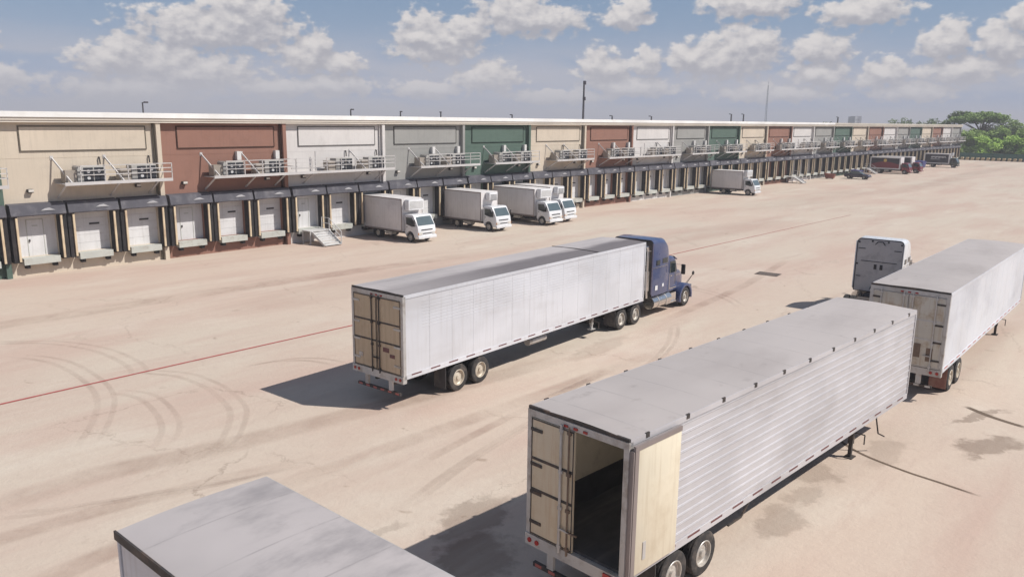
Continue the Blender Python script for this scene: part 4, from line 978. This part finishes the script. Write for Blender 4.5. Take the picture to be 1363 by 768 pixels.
# ------------------------------------------------------------------ trees
def tree(name, loc, hgt, rad, mt, label, kind='round', seed=1, leaf=.5, n=2600, group=None, trunk=.35):
    rnd = random.Random(seed); o = empty(name, loc); tag(o, label, 'tree' if 'tree' in name else 'bush', group)
    b = MB(); zf = hgt*(.62 if kind == 'umbrella' else .35)
    b.cyl((0,0,0), (.2,.1,zf), trunk, trunk*.6, n=8)
    lobes = []
    nl = 9 if kind != 'umbrella' else 15
    for k in range(nl):
        a = 2*PI*k/nl*1.618*nl/5+rnd.random(); q = rnd.random()**.5
        if kind == 'umbrella': c = Vector((rad*.9*q*math.cos(a), rad*.9*q*math.sin(a), hgt*(.90-.13*q*q)+rnd.uniform(-.3,.2))); s_ = Vector((rad*.33, rad*.33, hgt*.075))
        else: c = Vector((rad*.62*q*math.cos(a), rad*.62*q*math.sin(a), hgt*rnd.uniform(.30, .84))); s_ = Vector((rad*.44, rad*.44, hgt*.18))*rnd.uniform(.75, 1.2)
        lobes.append((c, s_)); b.cyl((.2,.1,zf*.85), tuple(c-Vector((0,0,s_.z*.4))), trunk*.42, trunk*.1, n=5)
    b.build('trunk', 'bark', o)
    b = MB()
    for k in range(n):
        c, s_ = lobes[rnd.randrange(nl)]
        d = Vector((rnd.gauss(0,1), rnd.gauss(0,1), rnd.gauss(0,1))).normalized()*(rnd.random()**.38)
        # sub-clumping
        p = c + Vector((d.x*s_.x, d.y*s_.y, d.z*s_.z))
        p += Vector((math.sin(p.z*3+p.x*2), math.cos(p.x*2.6+p.y), .6*math.sin(p.y*2.4)))*.28
        u = Vector((rnd.gauss(0,1), rnd.gauss(0,1), rnd.gauss(0,.6))).normalized(); w = u.orthogonal().normalized(); sz = leaf*rnd.uniform(.5, 1.1)
        b.add([p-u*sz*.5, p+w*sz*.38, p+u*sz*.5, p-w*sz*.38], [(0,1,2,3)])
    b.build('crown', mt, o)
    return o
def px(azd, dist): return (*at(azd, dist), 0)
TG = 'trees beyond the end of the yard'
tree('umbrella_tree', px(78.9, 300), 15.0, 8.2, 'leaf_umb', 'tall umbrella shaped tree with flat crown, right of the warehouse end', 'umbrella', 5, .7, 6500, TG, .5)
tree('umbrella_tree', px(77.7, 310), 15.4, 3.4, 'leaf_dark', 'small flat topped dark crown just left of the tall umbrella tree', 'umbrella', 8, .6, 1500, TG, .35)
spec = [('bushy_tree', 77.6, 284, 10.2, 6.0, 'leaf_mid', 'olive green bushy tree directly behind the end of the warehouse', 2),
 ('bushy_tree', 76.9, 298, 12.0, 4.5, 'leaf_dark', 'dark tree showing just above the last grey bay', 3),
 ('bushy_tree', 78.55, 284, 8.6, 4.6, 'leaf_mid', 'mid green tree in front of the tall umbrella tree', 4),
 ('bushy_tree', 79.35, 280, 6.8, 4.6, 'leaf_light', 'bright yellow green rounded tree low in front of the dark trees', 5),
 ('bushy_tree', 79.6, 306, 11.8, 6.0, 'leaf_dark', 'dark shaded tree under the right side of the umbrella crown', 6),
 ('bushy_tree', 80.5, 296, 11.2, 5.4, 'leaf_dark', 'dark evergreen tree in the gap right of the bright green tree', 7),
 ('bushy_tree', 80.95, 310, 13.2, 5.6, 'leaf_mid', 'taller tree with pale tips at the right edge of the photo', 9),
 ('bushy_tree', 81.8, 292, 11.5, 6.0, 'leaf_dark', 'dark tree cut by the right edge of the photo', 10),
 ('bushy_tree', 80.1, 288, 9.6, 4.6, 'leaf_mid', 'grey green tree between the bright green tree and the dark evergreen', 21),
 ('bushy_tree', 81.3, 286, 9.4, 4.6, 'leaf_mid', 'mid green tree standing in front of the taller tree at the right edge', 22),
 ('bushy_tree', 79.0, 290, 9.8, 5.0, 'leaf_mid', 'olive tree low in the middle of the group, under the umbrella crown', 23),
 ('bushy_tree', 80.9, 283, 7.4, 4.4, 'leaf_light', 'pale green tree near the right edge behind the light bush', 24),
 ('bushy_tree', 83.4, 296, 12.5, 6.5, 'leaf_mid', 'tree outside the right edge of the photo', 11),
 ('low_bush', 81.2, 281, 4.8, 3.2, 'leaf_light', 'low light green bush at the right edge above the barrier blocks', 12),
 ('low_bush', 78.2, 279, 4.2, 3.6, 'leaf_mid', 'low green bush near the warehouse corner behind the mesh fence', 13),
 ('low_bush', 80.3, 281, 3.8, 3.6, 'leaf_dark', 'low dark bush between the bright tree and the light green bush', 14),
 ('bushy_tree', 85.5, 290, 11.5, 6.5, 'leaf_dark', 'farther dark tree outside the right edge of the photo', 15)]
for (nm, a, d, hh, rr, mt, lb, sd_) in spec: tree(nm, px(a, d), hh, rr, mt, lb, 'round', sd_, .62, 3600 if hh > 6 else 1500, TG)
# trees whose tops show over the roof line
for k, (a, d, hh, rr, lb) in enumerate([(74.35, 420, 12.6, 5.5, 'left one of the low dark treetops over the far roof'), (75.0, 425, 12.4, 5.0, 'low dark treetop just right of the far roof hump'), (75.9, 400, 12.6, 4.2, 'dark treetop over the roof near the last cream bay'), (76.4, 400, 12.8, 4.2, 'dark treetop over the roof of the last brown bay'), (70.0, 430, 11.0, 4, 'tiny treetop behind the distant office block')]):
    tree('distant_tree', px(a, d), hh, rr, 'leaf_dark', lb, 'round', 30+k, .9, 1300, 'treetops over the roof')
# far wood behind everything, beyond the yard
rnd = random.Random(44); b = MB()
for k in range(9000):
    a = rnd.uniform(60, 100); d = rnd.uniform(350, 520); hh = 6.0+2.2*math.sin(a*2.3)+1.4*math.sin(a*6.1)
    x, y = at(a, d); p = Vector((x, y, rnd.random()*hh)); u = Vector((rnd.gauss(0,1), rnd.gauss(0,1), rnd.gauss(0,.6))).normalized(); w = u.orthogonal().normalized(); sz = rnd.uniform(1, 2.2)
    b.add([p-u*sz*.5, p+w*sz*.4, p+u*sz*.5, p-w*sz*.4], [(0,1,2,3)])
o = b.build('far_wood', 'leaf_dark'); tag(o, 'dark far off wood closing the horizon beyond the yard', 'wood', kind='stuff')

# green mesh fence and barrier blocks along the far kerb
ko = Vector((268.2, 57.0, 0)); kd = Vector((.0, -1, 0))
o = empty('mesh_fence', (269.6, 0, 0)); tag(o, 'low green mesh screened fence behind the barrier blocks at the far end', 'fence')
b = MB()
for k in range(24): b.box(-.05, .05, 58-k*3-.05, 58-k*3+.05, 0, 2.1)
b.build('post', 'pole', o).location = (0,0,0); o.children[0]['kind'] = 'stuff'; del o.children[0]['kind']
MB().box(-.012, .012, -11.0, 57.9, .15, 2.0).build('mesh_screen', 'mesh_green', o)
cb = None
for k in range(34):
    yy = 56.2-k*1.34
    if cb is None:
        cb = empty('barrier_block', (0,0,0)); MB().prismx([(-.40,0),(.40,0),(.34,.82),(-.34,.82)], -.35, .35).build('block', 'barrier', cb, bevel=.03); MB().box(-.3, .3, -.90, -.41, 0, .5).build('dark_link', 'barrier_dk', cb); c_ = cb
    else: c_ = copy_tree(cb)
    put(c_, (266.6, yy, 0), 0)
    tag(c_, 'cream concrete barrier block in the row along the far edge of the yard', 'barrier', 'barrier blocks in the row along the far edge')

# humid air
hm = bpy.data.materials.new('haze'); hm.use_nodes = True; nt_ = hm.node_tree; nt_.nodes.clear()
v_ = nt_.nodes.new('ShaderNodeVolumePrincipled'); v_.inputs['Density'].default_value = .0007; v_.inputs['Color'].default_value = (.88, .86, .90, 1)
nt_.links.new(v_.outputs[0], nt_.nodes.new('ShaderNodeOutputMaterial').inputs['Volume'])
hz_ = MB().box(-3100, 3100, -3100, 3100, -1.1, 50).build('haze', hm); tag(hz_, 'thin pale haze over the whole yard', 'haze', kind='stuff')
